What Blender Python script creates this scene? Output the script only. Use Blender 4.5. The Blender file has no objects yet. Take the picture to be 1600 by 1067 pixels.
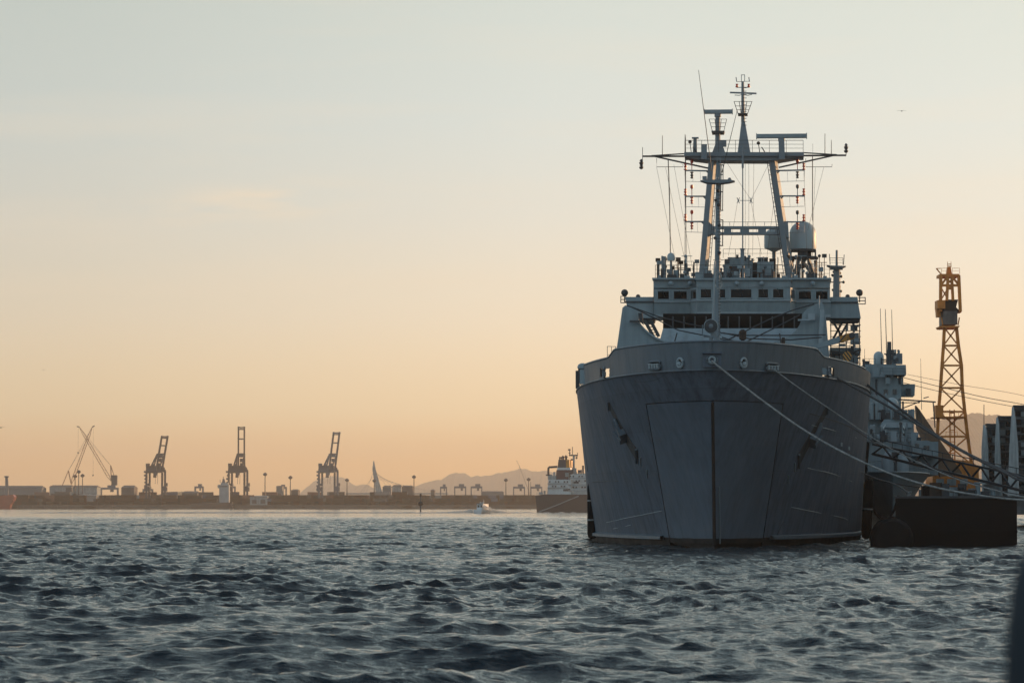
import bpy, math, random
import numpy as np
from mathutils import Vector, Matrix
random.seed(11)
sc = bpy.context.scene
COL = sc.collection
R = math.radians

# ------------------------------------------------------------------ camera
F = 5360.0                      # focal length in pixels of a 1600 px wide frame
CH = 2.5                        # eye height above the water (small boat)
PITCH = math.atan((790 - 533.5) / F)
cd = bpy.data.cameras.new('camera')
cam = bpy.data.objects.new('camera', cd)
COL.objects.link(cam)
cam.location = (0, 0, CH)
cam.rotation_euler = (math.pi / 2 + PITCH, 0, 0)
cd.sensor_width = 36
cd.lens = 36 * F / 1600
cd.clip_start = 0.5
cd.clip_end = 30000
cd.dof.use_dof = True
cd.dof.focus_distance = 240
cd.dof.aperture_fstop = 4.0
sc.camera = cam

# ------------------------------------------------------------------ sky, sun, exposure
SUN_AZ, SUN_EL = R(52), R(5.5)
sunv = Vector((math.sin(SUN_AZ) * math.cos(SUN_EL), math.cos(SUN_AZ) * math.cos(SUN_EL), math.sin(SUN_EL)))


def srgb(r, g, b, a=1.0):
    def f(c):
        c /= 255.0
        return c / 12.92 if c <= 0.04045 else ((c + 0.055) / 1.055) ** 2.4
    return (f(r), f(g), f(b), a)


world = bpy.data.worlds.new('World')
sc.world = world
world.use_nodes = True
nt = world.node_tree
for n in list(nt.nodes):
    nt.nodes.remove(n)


def N(tree, typ, **kw):
    n = tree.nodes.new(typ)
    for k, v in kw.items():
        setattr(n, k, v)
    return n


def ramp(tree, stops, interp='LINEAR'):
    n = tree.nodes.new('ShaderNodeValToRGB')
    cr = n.color_ramp
    cr.interpolation = interp
    while len(cr.elements) > 1:
        cr.elements.remove(cr.elements[-1])
    cr.elements[0].position = stops[0][0]
    cr.elements[0].color = stops[0][1]
    for p, c in stops[1:]:
        e = cr.elements.new(p)
        e.color = c
    return n


def vmath(tree, op, a, b=None):
    n = N(tree, 'ShaderNodeVectorMath', operation=op)
    for i, s in enumerate((a, b)):
        if s is None:
            continue
        if hasattr(s, 'is_linked'):
            tree.links.new(s, n.inputs[i])
        else:
            n.inputs[i].default_value = s
    return n


def fmath(tree, op, a, b=0.0, clamp=False):
    n = N(tree, 'ShaderNodeMath', operation=op, use_clamp=clamp)
    for i, s in enumerate((a, b)):
        if hasattr(s, 'is_linked'):
            tree.links.new(s, n.inputs[i])
        else:
            n.inputs[i].default_value = s
    return n.outputs[0]


def mixc(tree, mode, fac, a, b):
    n = N(tree, 'ShaderNodeMix', data_type='RGBA', blend_type=mode)
    for idx, s in ((0, fac), (6, a), (7, b)):
        if hasattr(s, 'is_linked'):
            tree.links.new(s, n.inputs[idx])
        else:
            n.inputs[idx].default_value = s
    return n.outputs[2]


sky = N(nt, 'ShaderNodeTexSky', sky_type='NISHITA')
sky.sun_disc = False
sky.sun_elevation = SUN_EL
sky.sun_rotation = SUN_AZ
sky.dust_density = 3.0
sky.air_density = 1.0
sky.ozone_density = 1.0
tc = N(nt, 'ShaderNodeTexCoord')
gen = tc.outputs['Generated']
sep = N(nt, 'ShaderNodeSeparateXYZ')
nt.links.new(gen, sep.inputs[0])
# elevation of the dusk sky: peach at the horizon, pale grey green above, slate blue overhead
er = ramp(nt, [(0.0, (1.232, 0.681, 0.228, 1)), (0.0115, (1.324, 0.734, 0.245, 1)), (0.026, (1.177, 0.921, 0.563, 1)), (0.054, (0.997, 0.888, 0.715, 1)), (0.084, (0.815, 0.825, 0.777, 1)), (0.112, (0.705, 0.784, 0.787, 1)), (0.145, (0.658, 0.737, 0.717, 1)),
               (0.20, srgb(208, 228, 227)), (0.33, srgb(188, 217, 222)), (0.6, srgb(112, 142, 162)), (1.0, srgb(72, 98, 126))])
nt.links.new(sep.outputs['Z'], er.inputs[0])
sunh = vmath(nt, 'DOT_PRODUCT', gen, (math.sin(SUN_AZ), math.cos(SUN_AZ), 0)).outputs['Value']
az01 = fmath(nt, 'MULTIPLY_ADD', sunh, 0.5)
az01.node.inputs[2].default_value = 0.5
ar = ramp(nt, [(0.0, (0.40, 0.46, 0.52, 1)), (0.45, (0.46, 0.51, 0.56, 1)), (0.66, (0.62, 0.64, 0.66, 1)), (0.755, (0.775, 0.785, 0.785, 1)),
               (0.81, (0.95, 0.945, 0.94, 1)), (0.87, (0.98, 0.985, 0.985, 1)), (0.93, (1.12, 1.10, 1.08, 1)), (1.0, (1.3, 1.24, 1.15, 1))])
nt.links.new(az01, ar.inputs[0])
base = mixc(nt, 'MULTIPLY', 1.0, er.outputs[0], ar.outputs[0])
# the side of the sky away from the sun is an even slate blue
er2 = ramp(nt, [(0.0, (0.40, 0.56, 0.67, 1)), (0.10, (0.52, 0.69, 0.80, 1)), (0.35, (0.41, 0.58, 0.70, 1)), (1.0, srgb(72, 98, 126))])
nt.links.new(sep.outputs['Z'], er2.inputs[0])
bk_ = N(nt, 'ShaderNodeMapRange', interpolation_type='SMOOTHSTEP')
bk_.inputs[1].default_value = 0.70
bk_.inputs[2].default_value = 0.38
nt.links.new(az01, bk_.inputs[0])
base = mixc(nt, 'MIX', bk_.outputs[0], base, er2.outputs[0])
# thin high wisps
mp = N(nt, 'ShaderNodeMapping')
mp.inputs['Scale'].default_value = (5.0, 5.0, 42.0)
mp.inputs['Rotation'].default_value = (0.0, 0.05, 0.0)
nt.links.new(gen, mp.inputs[0])
cn = N(nt, 'ShaderNodeTexNoise')
cn.inputs['Scale'].default_value = 1.6
cn.inputs['Detail'].default_value = 5
cn.inputs['Roughness'].default_value = 0.5
nt.links.new(mp.outputs[0], cn.inputs['Vector'])
cr_ = ramp(nt, [(0.50, (0, 0, 0, 1)), (0.78, (1, 1, 1, 1))])
nt.links.new(cn.outputs[0], cr_.inputs[0])
hi = N(nt, 'ShaderNodeMapRange')
hi.inputs[1].default_value = 0.02
hi.inputs[2].default_value = 0.06
nt.links.new(sep.outputs['Z'], hi.inputs[0])
wf = fmath(nt, 'MULTIPLY', cr_.outputs[0], hi.outputs[0])
wf = fmath(nt, 'MULTIPLY', wf, 0.22)
cx_ = fmath(nt, 'MULTIPLY', fmath(nt, 'ADD', sep.outputs['X'], 0.076), 1 / 0.026)
cz_ = fmath(nt, 'ADD', sep.outputs['Z'], fmath(nt, 'MULTIPLY', sep.outputs['X'], -0.09))
cz_ = fmath(nt, 'MULTIPLY', fmath(nt, 'SUBTRACT', cz_, 0.0945), 1 / 0.0052)
cd_ = fmath(nt, 'ADD', fmath(nt, 'MULTIPLY', cx_, cx_), fmath(nt, 'MULTIPLY', cz_, cz_))
cw_ = fmath(nt, 'EXPONENT', fmath(nt, 'MULTIPLY', cd_, -1.0))
cw_ = fmath(nt, 'MULTIPLY', cw_, fmath(nt, 'GREATER_THAN', sep.outputs['Y'], 0.0))
mp2 = N(nt, 'ShaderNodeMapping')
mp2.inputs['Scale'].default_value = (22.0, 22.0, 150.0)
mp2.inputs['Rotation'].default_value = (0.0, 0.12, 0.0)
nt.links.new(gen, mp2.inputs[0])
cn2 = N(nt, 'ShaderNodeTexNoise')
cn2.inputs['Scale'].default_value = 1.5
cn2.inputs['Detail'].default_value = 6
nt.links.new(mp2.outputs[0], cn2.inputs['Vector'])
cr2_ = ramp(nt, [(0.36, (0, 0, 0, 1)), (0.66, (1, 1, 1, 1))])
nt.links.new(cn2.outputs[0], cr2_.inputs[0])
cw_ = fmath(nt, 'MULTIPLY', fmath(nt, 'MULTIPLY', cw_, cr2_.outputs[0]), 0.62)
wf = fmath(nt, 'MAXIMUM', wf, cw_)
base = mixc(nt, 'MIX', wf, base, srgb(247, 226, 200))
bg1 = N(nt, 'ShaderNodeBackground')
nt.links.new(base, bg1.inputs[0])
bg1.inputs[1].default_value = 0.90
bg2 = N(nt, 'ShaderNodeBackground')
nt.links.new(sky.outputs[0], bg2.inputs[0])
bg2.inputs[1].default_value = 0.05
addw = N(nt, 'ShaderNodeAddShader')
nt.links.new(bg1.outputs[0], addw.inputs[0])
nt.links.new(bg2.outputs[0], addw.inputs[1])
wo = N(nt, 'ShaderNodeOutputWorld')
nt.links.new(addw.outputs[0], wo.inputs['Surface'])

sl = bpy.data.lights.new('sun', 'SUN')
sl.energy = 4.0
sl.angle = R(0.6)
sl.color = (1.0, 0.56, 0.27)
sun = bpy.data.objects.new('sun', sl)
COL.objects.link(sun)
sun.location = (80, 60, 60)
sun.rotation_euler = (-sunv).to_track_quat('-Z', 'Y').to_euler()

sc.view_settings.view_transform = 'Standard'
sc.view_settings.look = 'None'
sc.view_settings.exposure = 0.0
sc.view_settings.gamma = 1.0
sc.view_settings.use_curve_mapping = False
sc.render.engine = 'CYCLES'
sc.cycles.use_denoising = True
sc.cycles.max_bounces = 6
sc.cycles.volume_bounces = 1
sc.cycles.use_adaptive_sampling = True
sc.cycles.adaptive_threshold = 0.01
sc.cycles.sample_clamp_indirect = 3.0

# ------------------------------------------------------------------ helpers
CP, SP = math.cos(PITCH), math.sin(PITCH)


def P(px, py, D):
    """world point at depth Y = D that the photo shows at pixel (px, py)"""
    u = (px - 800) / F
    v = (533.5 - py) / F
    t = D / (CP - SP * v)
    return Vector((u * t, D, CH + (SP + CP * v) * t))


def proj(p):
    y = p[1] * CP + (p[2] - CH) * SP
    z = -p[1] * SP + (p[2] - CH) * CP
    return 800 + F * p[0] / y, 533.5 - F * z / y


YAW = R(4.4)
AX = Vector((math.sin(YAW), math.cos(YAW), 0))       # aft
LT = Vector((math.cos(YAW), -math.sin(YAW), 0))      # lateral, to the photo's right
UP = Vector((0, 0, 1))
BOW = Vector((11.37, 194.7, 0))


def S(lat, aft, z, o=BOW):
    return o + LT * lat + AX * aft + UP * z


class MB:
    def __init__(s):
        s.v, s.f = [], []

    def add(s, vs, fs):
        o = len(s.v)
        s.v += [tuple(v) for v in vs]
        s.f += [tuple(i + o for i in f) for f in fs]
        return s

    def frame(s, c, x, y, z):
        c, x, y, z = Vector(c), Vector(x), Vector(y), Vector(z)
        vs = [c + x * i + y * j + z * k for k in (-.5, .5) for j in (-.5, .5) for i in (-.5, .5)]
        return s.add(vs, [(0, 2, 3, 1), (4, 5, 7, 6), (0, 1, 5, 4), (2, 6, 7, 3), (0, 4, 6, 2), (1, 3, 7, 5)])

    def box(s, c, sx, sy, sz, yaw=YAW):
        x = Vector((math.cos(yaw), -math.sin(yaw), 0))
        y = Vector((math.sin(yaw), math.cos(yaw), 0))
        return s.frame(c, x * sx, y * sy, UP * sz)

    def bar(s, p, q, w, h=None):
        p, q = Vector(p), Vector(q)
        d = q - p
        L = d.length
        if L < 1e-6:
            return s
        d /= L
        a = d.cross(UP)
        if a.length < 1e-3:
            a = d.cross(Vector((0, 1, 0)))
        a.normalize()
        b = a.cross(d)
        return s.frame((p + q) / 2, a * w, d * L, b * (h or w))

    def tube(s, p, q, r0, r1=None, n=8, cap=True):
        p, q = Vector(p), Vector(q)
        r1 = r0 if r1 is None else r1
        d = (q - p).normalized()
        a = d.cross(UP)
        if a.length < 1e-3:
            a = d.cross(Vector((0, 1, 0)))
        a.normalize()
        b = a.cross(d)
        vs = []
        for c, r in ((p, r0), (q, r1)):
            for i in range(n):
                t = 2 * math.pi * i / n
                vs.append(c + (a * math.cos(t) + b * math.sin(t)) * r)
        fs = [(i, (i + 1) % n, n + (i + 1) % n, n + i) for i in range(n)]
        if cap:
            fs += [tuple(range(n - 1, -1, -1)), tuple(range(n, 2 * n))]
        return s.add(vs, fs)

    def path(s, pts, r, n=6):
        pts = [Vector(p) for p in pts]
        vs, fs = [], []
        for i, p in enumerate(pts):
            d = (pts[min(i + 1, len(pts) - 1)] - pts[max(i - 1, 0)]).normalized()
            a = d.cross(UP)
            if a.length < 1e-3:
                a = d.cross(Vector((0, 1, 0)))
            a.normalize()
            b = a.cross(d)
            for k in range(n):
                t = 2 * math.pi * k / n
                vs.append(p + (a * math.cos(t) + b * math.sin(t)) * r)
        for i in range(len(pts) - 1):
            for k in range(n):
                fs.append((i * n + k, i * n + (k + 1) % n, (i + 1) * n + (k + 1) % n, (i + 1) * n + k))
        fs += [tuple(range(n - 1, -1, -1)), tuple(range((len(pts) - 1) * n, len(pts) * n))]
        return s.add(vs, fs)

    def lathe(s, c, prof, n=16, axis=UP, yaw=0, cap=True):
        """prof: list of (radius, height along axis)"""
        c = Vector(c)
        axis = Vector(axis).normalized()
        a = axis.cross(Vector((0, 1, 0)))
        if a.length < 1e-3:
            a = axis.cross(Vector((1, 0, 0)))
        a.normalize()
        b = a.cross(axis)
        vs, fs = [], []
        for r, h in prof:
            for k in range(n):
                t = 2 * math.pi * k / n + yaw
                vs.append(c + axis * h + (a * math.cos(t) + b * math.sin(t)) * max(r, 1e-4))
        for i in range(len(prof) - 1):
            for k in range(n):
                fs.append((i * n + k, i * n + (k + 1) % n, (i + 1) * n + (k + 1) % n, (i + 1) * n + k))
        if cap:
            fs += [tuple(range(n - 1, -1, -1)), tuple(range((len(prof) - 1) * n, len(prof) * n))]
        return s.add(vs, fs)

    def prism(s, pts, ext):
        pts = [Vector(p) for p in pts]
        ext = Vector(ext)
        n = len(pts)
        vs = pts + [p + ext for p in pts]
        fs = [tuple(range(n)), tuple(range(2 * n - 1, n - 1, -1))]
        fs += [(i, n + i, n + (i + 1) % n, (i + 1) % n) for i in range(n)]
        return s.add(vs, fs)

    def pp(s, poly, D, depth, axis=None):
        """prism whose front outline is read off the photo at depth D and runs back along the ship's axis"""
        return s.prism([P(x, y, D) for x, y in poly], (axis or AX) * depth)

    def rail(s, pts, h=1.0, rows=3, step=1.6, r=0.022):
        pts = [Vector(p) for p in pts]
        for a, b in zip(pts[:-1], pts[1:]):
            L = (b - a).length
            k = max(1, int(round(L / step)))
            for i in range(k + 1):
                p = a.lerp(b, i / k)
                s.bar(p, p + UP * h, r * 1.6)
            for j in range(rows):
                z = UP * (h * (j + 1) / rows)
                s.bar(a + z, b + z, r * (1.5 if j == rows - 1 else 1.1))
        return s

    def ball(s, c, r, n=12, sz=1.0):
        m = n // 2
        prof = [(r * math.sin(math.pi * i / m), -r * sz * math.cos(math.pi * i / m)) for i in range(m + 1)]
        return s.lathe(c, prof, n)

    def build(s, name, m, parent=None, smooth=False):
        me = bpy.data.meshes.new(name)
        off = Vector((0, 0, 0))
        if parent is not None:
            off = parent['_o'] if '_o' in parent else (0, 0, 0)
            off = Vector(off)
        v = np.array(s.v, dtype=np.float64) - np.array(off)
        me.from_pydata(v.tolist(), [], s.f)
        me.update()
        if isinstance(m, (list, tuple)):
            for k in m:
                me.materials.append(k)
        else:
            me.materials.append(m)
        o = bpy.data.objects.new(name, me)
        COL.objects.link(o)
        if parent is not None:
            o.parent = parent
            o['_o'] = tuple(off)
        if smooth:
            me.polygons.foreach_set('use_smooth', [True] * len(me.polygons))
            try:
                me.set_sharp_from_angle(angle=R(38))
            except Exception:
                pass
        return o


def catmull(pts, n=10):
    out = []
    P_ = [pts[0]] + pts + [pts[-1]]
    for i in range(1, len(P_) - 2):
        p0, p1, p2, p3 = P_[i - 1:i + 3]
        for k in range(n):
            t = k / n
            out.append(0.5 * ((2 * p1) + (p2 - p0) * t + (2 * p0 - 5 * p1 + 4 * p2 - p3) * t * t + (3 * p1 - p0 - 3 * p2 + p3) * t ** 3))
    out.append(pts[-1])
    return out


def tag(o, label, cat=None, group=None, kind=None):
    if label:
        o['label'] = label
    if cat:
        o['category'] = cat
    if group:
        o['group'] = group
    if kind:
        o['kind'] = kind
    return o


def thing(name, loc, label, cat, group=None):
    o = bpy.data.objects.new(name, None)
    COL.objects.link(o)
    o.location = loc
    o.empty_display_size = 0.5
    o['_o'] = tuple(loc)
    return tag(o, label, cat, group)


# ------------------------------------------------------------------ materials
def mat(name, col, rough=0.6, metal=0.0, var=0.18, scale=0.8, streak=0.0, rust=0.0, bump=0.0, plates=None, boot=None, emis=0.0, coat=0.0, spec=0.5, patch=0.0):
    m = bpy.data.materials.new(name)
    m.use_nodes = True
    t = m.node_tree
    b = t.nodes['Principled BSDF']
    b.inputs['Roughness'].default_value = rough
    b.inputs['Metallic'].default_value = metal
    b.inputs['Specular IOR Level'].default_value = spec
    co = N(t, 'ShaderNodeTexCoord').outputs['Object']
    no = N(t, 'ShaderNodeTexNoise')
    no.inputs['Scale'].default_value = scale
    no.inputs['Detail'].default_value = 6
    no.inputs['Roughness'].default_value = 0.62
    t.links.new(co, no.inputs['Vector'])
    c = Vector(col[:3])
    rp = ramp(t, [(0.28, (*(c * (1 - var)), 1)), (0.72, (*(c * (1 + var)), 1))])
    t.links.new(no.outputs[0], rp.inputs[0])
    out = rp.outputs[0]
    if streak or rust:
        mp = N(t, 'ShaderNodeMapping')
        mp.inputs['Scale'].default_value = (1.5, 1.5, 0.09)
        t.links.new(co, mp.inputs[0])
        sn = N(t, 'ShaderNodeTexNoise')
        sn.inputs['Scale'].default_value = 1.4
        sn.inputs['Detail'].default_value = 7
        sn.inputs['Roughness'].default_value = 0.68
        t.links.new(mp.outputs[0], sn.inputs['Vector'])
        if streak:
            sr = ramp(t, [(0.36, (1 - streak, 1 - streak, 1 - streak, 1)), (0.52, (1, 1, 1, 1)), (0.68, (1 + streak * .55, 1 + streak * .55, 1 + streak * .52, 1))])
            t.links.new(sn.outputs[0], sr.inputs[0])
            out = mixc(t, 'MULTIPLY', 1.0, out, sr.outputs[0])
        if rust:
            rr = ramp(t, [(0.60, (0, 0, 0, 1)), (0.76, (1, 1, 1, 1))])
            t.links.new(sn.outputs[0], rr.inputs[0])
            n2 = N(t, 'ShaderNodeTexNoise')
            n2.inputs['Scale'].default_value = 0.35
            n2.inputs['Detail'].default_value = 3
            t.links.new(co, n2.inputs['Vector'])
            r2 = ramp(t, [(0.48, (0, 0, 0, 1)), (0.66, (1, 1, 1, 1))])
            t.links.new(n2.outputs[0], r2.inputs[0])
            fac = fmath(t, 'MULTIPLY', rr.outputs[0], r2.outputs[0])
            fac = fmath(t, 'MULTIPLY', fac, rust)
            out = mixc(t, 'MIX', fac, out, (0.075, 0.035, 0.018, 1))
    if patch:
        n3 = N(t, 'ShaderNodeTexVoronoi', feature='F1', distance='CHEBYCHEV')
        n3.inputs['Scale'].default_value = 0.42
        mp3 = N(t, 'ShaderNodeMapping')
        mp3.inputs['Scale'].default_value = (0.6, 0.6, 1.3)
        t.links.new(co, mp3.inputs[0])
        t.links.new(mp3.outputs[0], n3.inputs['Vector'])
        sx = N(t, 'ShaderNodeSeparateColor')
        t.links.new(n3.outputs['Color'], sx.inputs[0])
        pr = ramp(t, [(0.0, (1 - patch, 1 - patch, 1 - patch, 1)), (1.0, (1 + patch, 1 + patch, 1 + patch, 1))])
        t.links.new(sx.outputs[0], pr.inputs[0])
        out = mixc(t, 'MULTIPLY', 1.0, out, pr.outputs[0])
    if plates:
        # welded plate seams, drawn in the plane the plates lie in (lateral x height)
        spz = N(t, 'ShaderNodeSeparateXYZ')
        t.links.new(co, spz.inputs[0])
        cb = N(t, 'ShaderNodeCombineXYZ')
        xy = fmath(t, 'ADD', spz.outputs['X'], fmath(t, 'MULTIPLY', spz.outputs['Y'], 0.35))
        t.links.new(xy, cb.inputs[0])
        t.links.new(spz.outputs['Z'], cb.inputs[1])
        br = N(t, 'ShaderNodeTexBrick')
        br.inputs['Scale'].default_value = 1.0
        br.inputs['Brick Width'].default_value = plates[0]
        br.inputs['Row Height'].default_value = plates[1]
        br.inputs['Mortar Size'].default_value = 0.018
        br.inputs['Mortar Smooth'].default_value = 0.6
        br.inputs['Color1'].default_value = (0.95, 0.95, 0.95, 1)
        br.inputs['Color2'].default_value = (1.05, 1.05, 1.05, 1)
        br.inputs['Mortar'].default_value = (0.80, 0.79, 0.78, 1)
        t.links.new(cb.outputs[0], br.inputs['Vector'])
        out = mixc(t, 'MULTIPLY', 1.0, out, br.outputs['Color'])
    if boot is not None:
        sp = N(t, 'ShaderNodeSeparateXYZ')
        t.links.new(co, sp.inputs[0])
        zz = fmath(t, 'MULTIPLY_ADD', no.outputs[0], 0.12)
        t.links.new(sp.outputs['Z'], zz.node.inputs[2])
        mr = N(t, 'ShaderNodeMapRange')
        mr.inputs[1].default_value = boot + 0.05
        mr.inputs[2].default_value = boot + 0.09
        t.links.new(zz, mr.inputs[0])
        out = mixc(t, 'MIX', mr.outputs[0], (0.007, 0.006, 0.006, 1), out)
    t.links.new(out, b.inputs['Base Color'])
    rn = ramp(t, [(0.3, (rough * .8,) * 3 + (1,)), (0.7, (min(1, rough * 1.2),) * 3 + (1,))])
    t.links.new(no.outputs[0], rn.inputs[0])
    t.links.new(rn.outputs[0], b.inputs['Roughness'])
    if bump:
        bn = N(t, 'ShaderNodeBump')
        bn.inputs['Strength'].default_value = bump
        bn.inputs['Distance'].default_value = 0.15
        bno = N(t, 'ShaderNodeTexNoise')
        bno.inputs['Scale'].default_value = 0.9
        bno.inputs['Detail'].default_value = 3
        t.links.new(co, bno.inputs['Vector'])
        hgt_ = bno.outputs[0]
        if plates:
            wv = N(t, 'ShaderNodeTexWave', wave_type='BANDS', bands_direction='X', wave_profile='SIN')
            wv.inputs['Scale'].default_value = 0.42
            wv.inputs['Distortion'].default_value = 0.6
            t.links.new(cb.outputs[0], wv.inputs['Vector'])
            hgt_ = fmath(t, 'ADD', hgt_, fmath(t, 'MULTIPLY', wv.outputs[0], 0.22))
        t.links.new(hgt_, bn.inputs['Height'])
        t.links.new(bn.outputs[0], b.inputs['Normal'])
    if emis:
        b.inputs['Emission Color'].default_value = (*col[:3], 1)
        b.inputs['Emission Strength'].default_value = emis
    return m


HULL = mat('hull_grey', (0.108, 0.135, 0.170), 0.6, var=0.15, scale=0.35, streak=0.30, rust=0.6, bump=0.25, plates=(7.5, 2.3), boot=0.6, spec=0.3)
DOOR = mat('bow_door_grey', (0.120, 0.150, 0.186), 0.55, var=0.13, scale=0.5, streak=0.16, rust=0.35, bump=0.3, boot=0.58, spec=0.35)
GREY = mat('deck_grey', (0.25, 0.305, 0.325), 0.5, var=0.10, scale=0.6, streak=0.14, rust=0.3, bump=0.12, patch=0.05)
BULW = mat('bulwark_grey', (0.120, 0.149, 0.173), 0.5, var=0.12, scale=0.5, streak=0.2, rust=0.3, bump=0.15)
GREYL = mat('pale_grey', (0.32, 0.37, 0.39), 0.5, var=0.10, scale=0.8, streak=0.14)
MAST = mat('mast_grey', (0.19, 0.225, 0.245), 0.55, var=0.12, scale=1.2)
DARK = mat('dark_gear', (0.045, 0.05, 0.055), 0.6, var=0.3)
BLACK = mat('black_rubber', (0.007, 0.007, 0.008), 0.85, var=0.4, scale=2, spec=0.2)
WIRE = mat('rigging_wire', (0.06, 0.06, 0.062), 0.6, var=0.1)
RUSTY = mat('rusted_steel', (0.055, 0.033, 0.023), 0.8, var=0.45, scale=2.0)
GLASS = mat('bridge_glass', (0.010, 0.012, 0.014), 0.08, var=0.1, spec=0.6)
RADOME = mat('radome_grey', (0.40, 0.46, 0.47), 0.45, var=0.04, scale=0.5)
RED = mat('lantern_red', (0.62, 0.05, 0.022), 0.35, var=0.1)
YEL = mat('crane_yellow', (0.62, 0.26, 0.035), 0.5, var=0.15, scale=1.5)
ROPE = mat('mooring_rope', (0.30, 0.295, 0.28), 0.9, var=0.55, scale=5)
ROPED = mat('dark_rope', (0.095, 0.095, 0.095), 0.85, var=0.3, scale=9)
ORANGE = mat('tower_orange', (0.70, 0.23, 0.038), 0.55, var=0.3, scale=0.9, streak=0.2, rust=0.7)
CONC = mat('weathered_concrete', (0.31, 0.335, 0.33), 0.85, var=0.28, scale=0.5, streak=0.3)
PALEC = mat('pale_render', (0.50, 0.53, 0.52), 0.85, var=0.2, scale=0.6, streak=0.35)
SLATE = mat('roof_slate', (0.075, 0.08, 0.085), 0.8, var=0.3, scale=1.0)
CWALL = mat('warehouse_infill', (0.17, 0.175, 0.175), 0.85, var=0.35, scale=0.7, streak=0.25)
QUAY = mat('quay_stone', (0.15, 0.11, 0.085), 0.9, var=0.3, scale=0.05)
STEELD = mat('far_crane_steel', (0.055, 0.06, 0.07), 0.6, var=0.2, scale=0.2)
STEELB = mat('far_crane_blue_grey', (0.10, 0.13, 0.16), 0.6, var=0.2, scale=0.2)
STEELR = mat('far_crane_red', (0.26, 0.09, 0.045), 0.6, var=0.2, scale=0.2)
WHITE = mat('ship_white', (0.60, 0.63, 0.62), 0.45, var=0.1, scale=0.25, streak=0.12)
TANKH = mat('tanker_hull', (0.085, 0.055, 0.045), 0.6, var=0.2, scale=0.1)
FUNRED = mat('funnel_maroon', (0.085, 0.035, 0.038), 0.55, var=0.2, scale=0.3)
REDH = mat('red_ship_hull', (0.36, 0.06, 0.03), 0.55, var=0.2, scale=0.2)
SHED = mat('shed_cladding', (0.20, 0.20, 0.20), 0.8, var=0.2, scale=0.05, streak=0.1)
SHEDP = mat('dull_white', (0.36, 0.38, 0.38), 0.6, var=0.15, scale=0.2, streak=0.2)
SHEDR = mat('shed_roof', (0.12, 0.105, 0.10), 0.8, var=0.2, scale=0.05)
HILL = mat('wooded_hill', (0.045, 0.055, 0.03), 0.95, var=0.5, scale=0.02)
BIRD = mat('bird_feathers', (0.03, 0.03, 0.032), 0.9)
FOAM = mat('spray_white', (0.78, 0.78, 0.76), 0.9, var=0.05)
POCKET = mat('pocket_dark', (0.06, 0.060, 0.060), 0.8, var=0.4, scale=1.5, streak=0.4)
BOATW = mat('boat_white', (0.72, 0.72, 0.70), 0.4, var=0.05)


_t = FOAM.node_tree
_p = _t.nodes['Principled BSDF']
_tr = N(_t, 'ShaderNodeBsdfTranslucent')
_tr.inputs[0].default_value = (0.85, 0.85, 0.83, 1)
_mx = N(_t, 'ShaderNodeMixShader')
_mx.inputs[0].default_value = 0.75
_t.links.new(_p.outputs[0], _mx.inputs[1])
_t.links.new(_tr.outputs[0], _mx.inputs[2])
_t.links.new(_mx.outputs[0], _t.nodes['Material Output'].inputs['Surface'])


def stripes_mat():
    m = bpy.data.materials.new('hook_block_stripes')
    m.use_nodes = True
    t = m.node_tree
    b = t.nodes['Principled BSDF']
    co = N(t, 'ShaderNodeTexCoord').outputs['Object']
    mp = N(t, 'ShaderNodeMapping')
    mp.inputs['Rotation'].default_value = (0, R(38), 0)
    t.links.new(co, mp.inputs[0])
    w = N(t, 'ShaderNodeTexWave', wave_type='BANDS', bands_direction='X', wave_profile='SAW')
    w.inputs['Scale'].default_value = 1.5
    t.links.new(mp.outputs[0], w.inputs['Vector'])
    r = ramp(t, [(0.0, (0.60, 0.27, 0.05, 1)), (0.45, (0.60, 0.27, 0.05, 1)), (0.5, (0.02, 0.02, 0.02, 1))])
    r.color_ramp.interpolation = 'CONSTANT'
    t.links.new(w.outputs[0], r.inputs[0])
    t.links.new(r.outputs[0], b.inputs['Base Color'])
    b.inputs['Roughness'].default_value = 0.5
    return m


STRIPE = stripes_mat()


def water_mat():
    m = bpy.data.materials.new('harbour_water')
    m.use_nodes = True
    t = m.node_tree
    b = t.nodes['Principled BSDF']
    b.inputs['Base Color'].default_value = (0.004, 0.012, 0.016, 1)
    b.inputs['Roughness'].default_value = 0.07
    b.inputs['IOR'].default_value = 1.33
    co = N(t, 'ShaderNodeTexCoord').outputs['Object']
    mp = N(t, 'ShaderNodeMapping')
    mp.inputs['Scale'].default_value = (0.55, 1.3, 1.0)
    t.links.new(co, mp.inputs[0])
    n1 = N(t, 'ShaderNodeTexNoise')
    n1.inputs['Scale'].default_value = 5.0
    n1.inputs['Detail'].default_value = 4
    n1.inputs['Roughness'].default_value = 0.6
    t.links.new(mp.outputs[0], n1.inputs['Vector'])
    bp = N(t, 'ShaderNodeBump')
    # ripples too small for the mesh: it is coarser far out, so more of them are left to the bump there
    ln = vmath(t, 'LENGTH', co)
    mr = N(t, 'ShaderNodeMapRange')
    mr.inputs[1].default_value = 60
    mr.inputs[2].default_value = 380
    mr.inputs[3].default_value = 0.5
    mr.inputs[4].default_value = 1.0
    t.links.new(ln.outputs['Value'], mr.inputs[0])
    far = N(t, 'ShaderNodeMapRange')
    far.inputs[1].default_value = 560
    far.inputs[2].default_value = 820
    far.inputs[3].default_value = 1.0
    far.inputs[4].default_value = 0.25
    t.links.new(ln.outputs['Value'], far.inputs[0])
    t.links.new(fmath(t, 'MULTIPLY', mr.outputs[0], far.outputs[0]), bp.inputs['Strength'])
    bp.inputs['Distance'].default_value = 0.15
    t.links.new(n1.outputs[0], bp.inputs['Height'])
    t.links.new(bp.outputs[0], b.inputs['Normal'])
    return m


WATER = water_mat()


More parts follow.
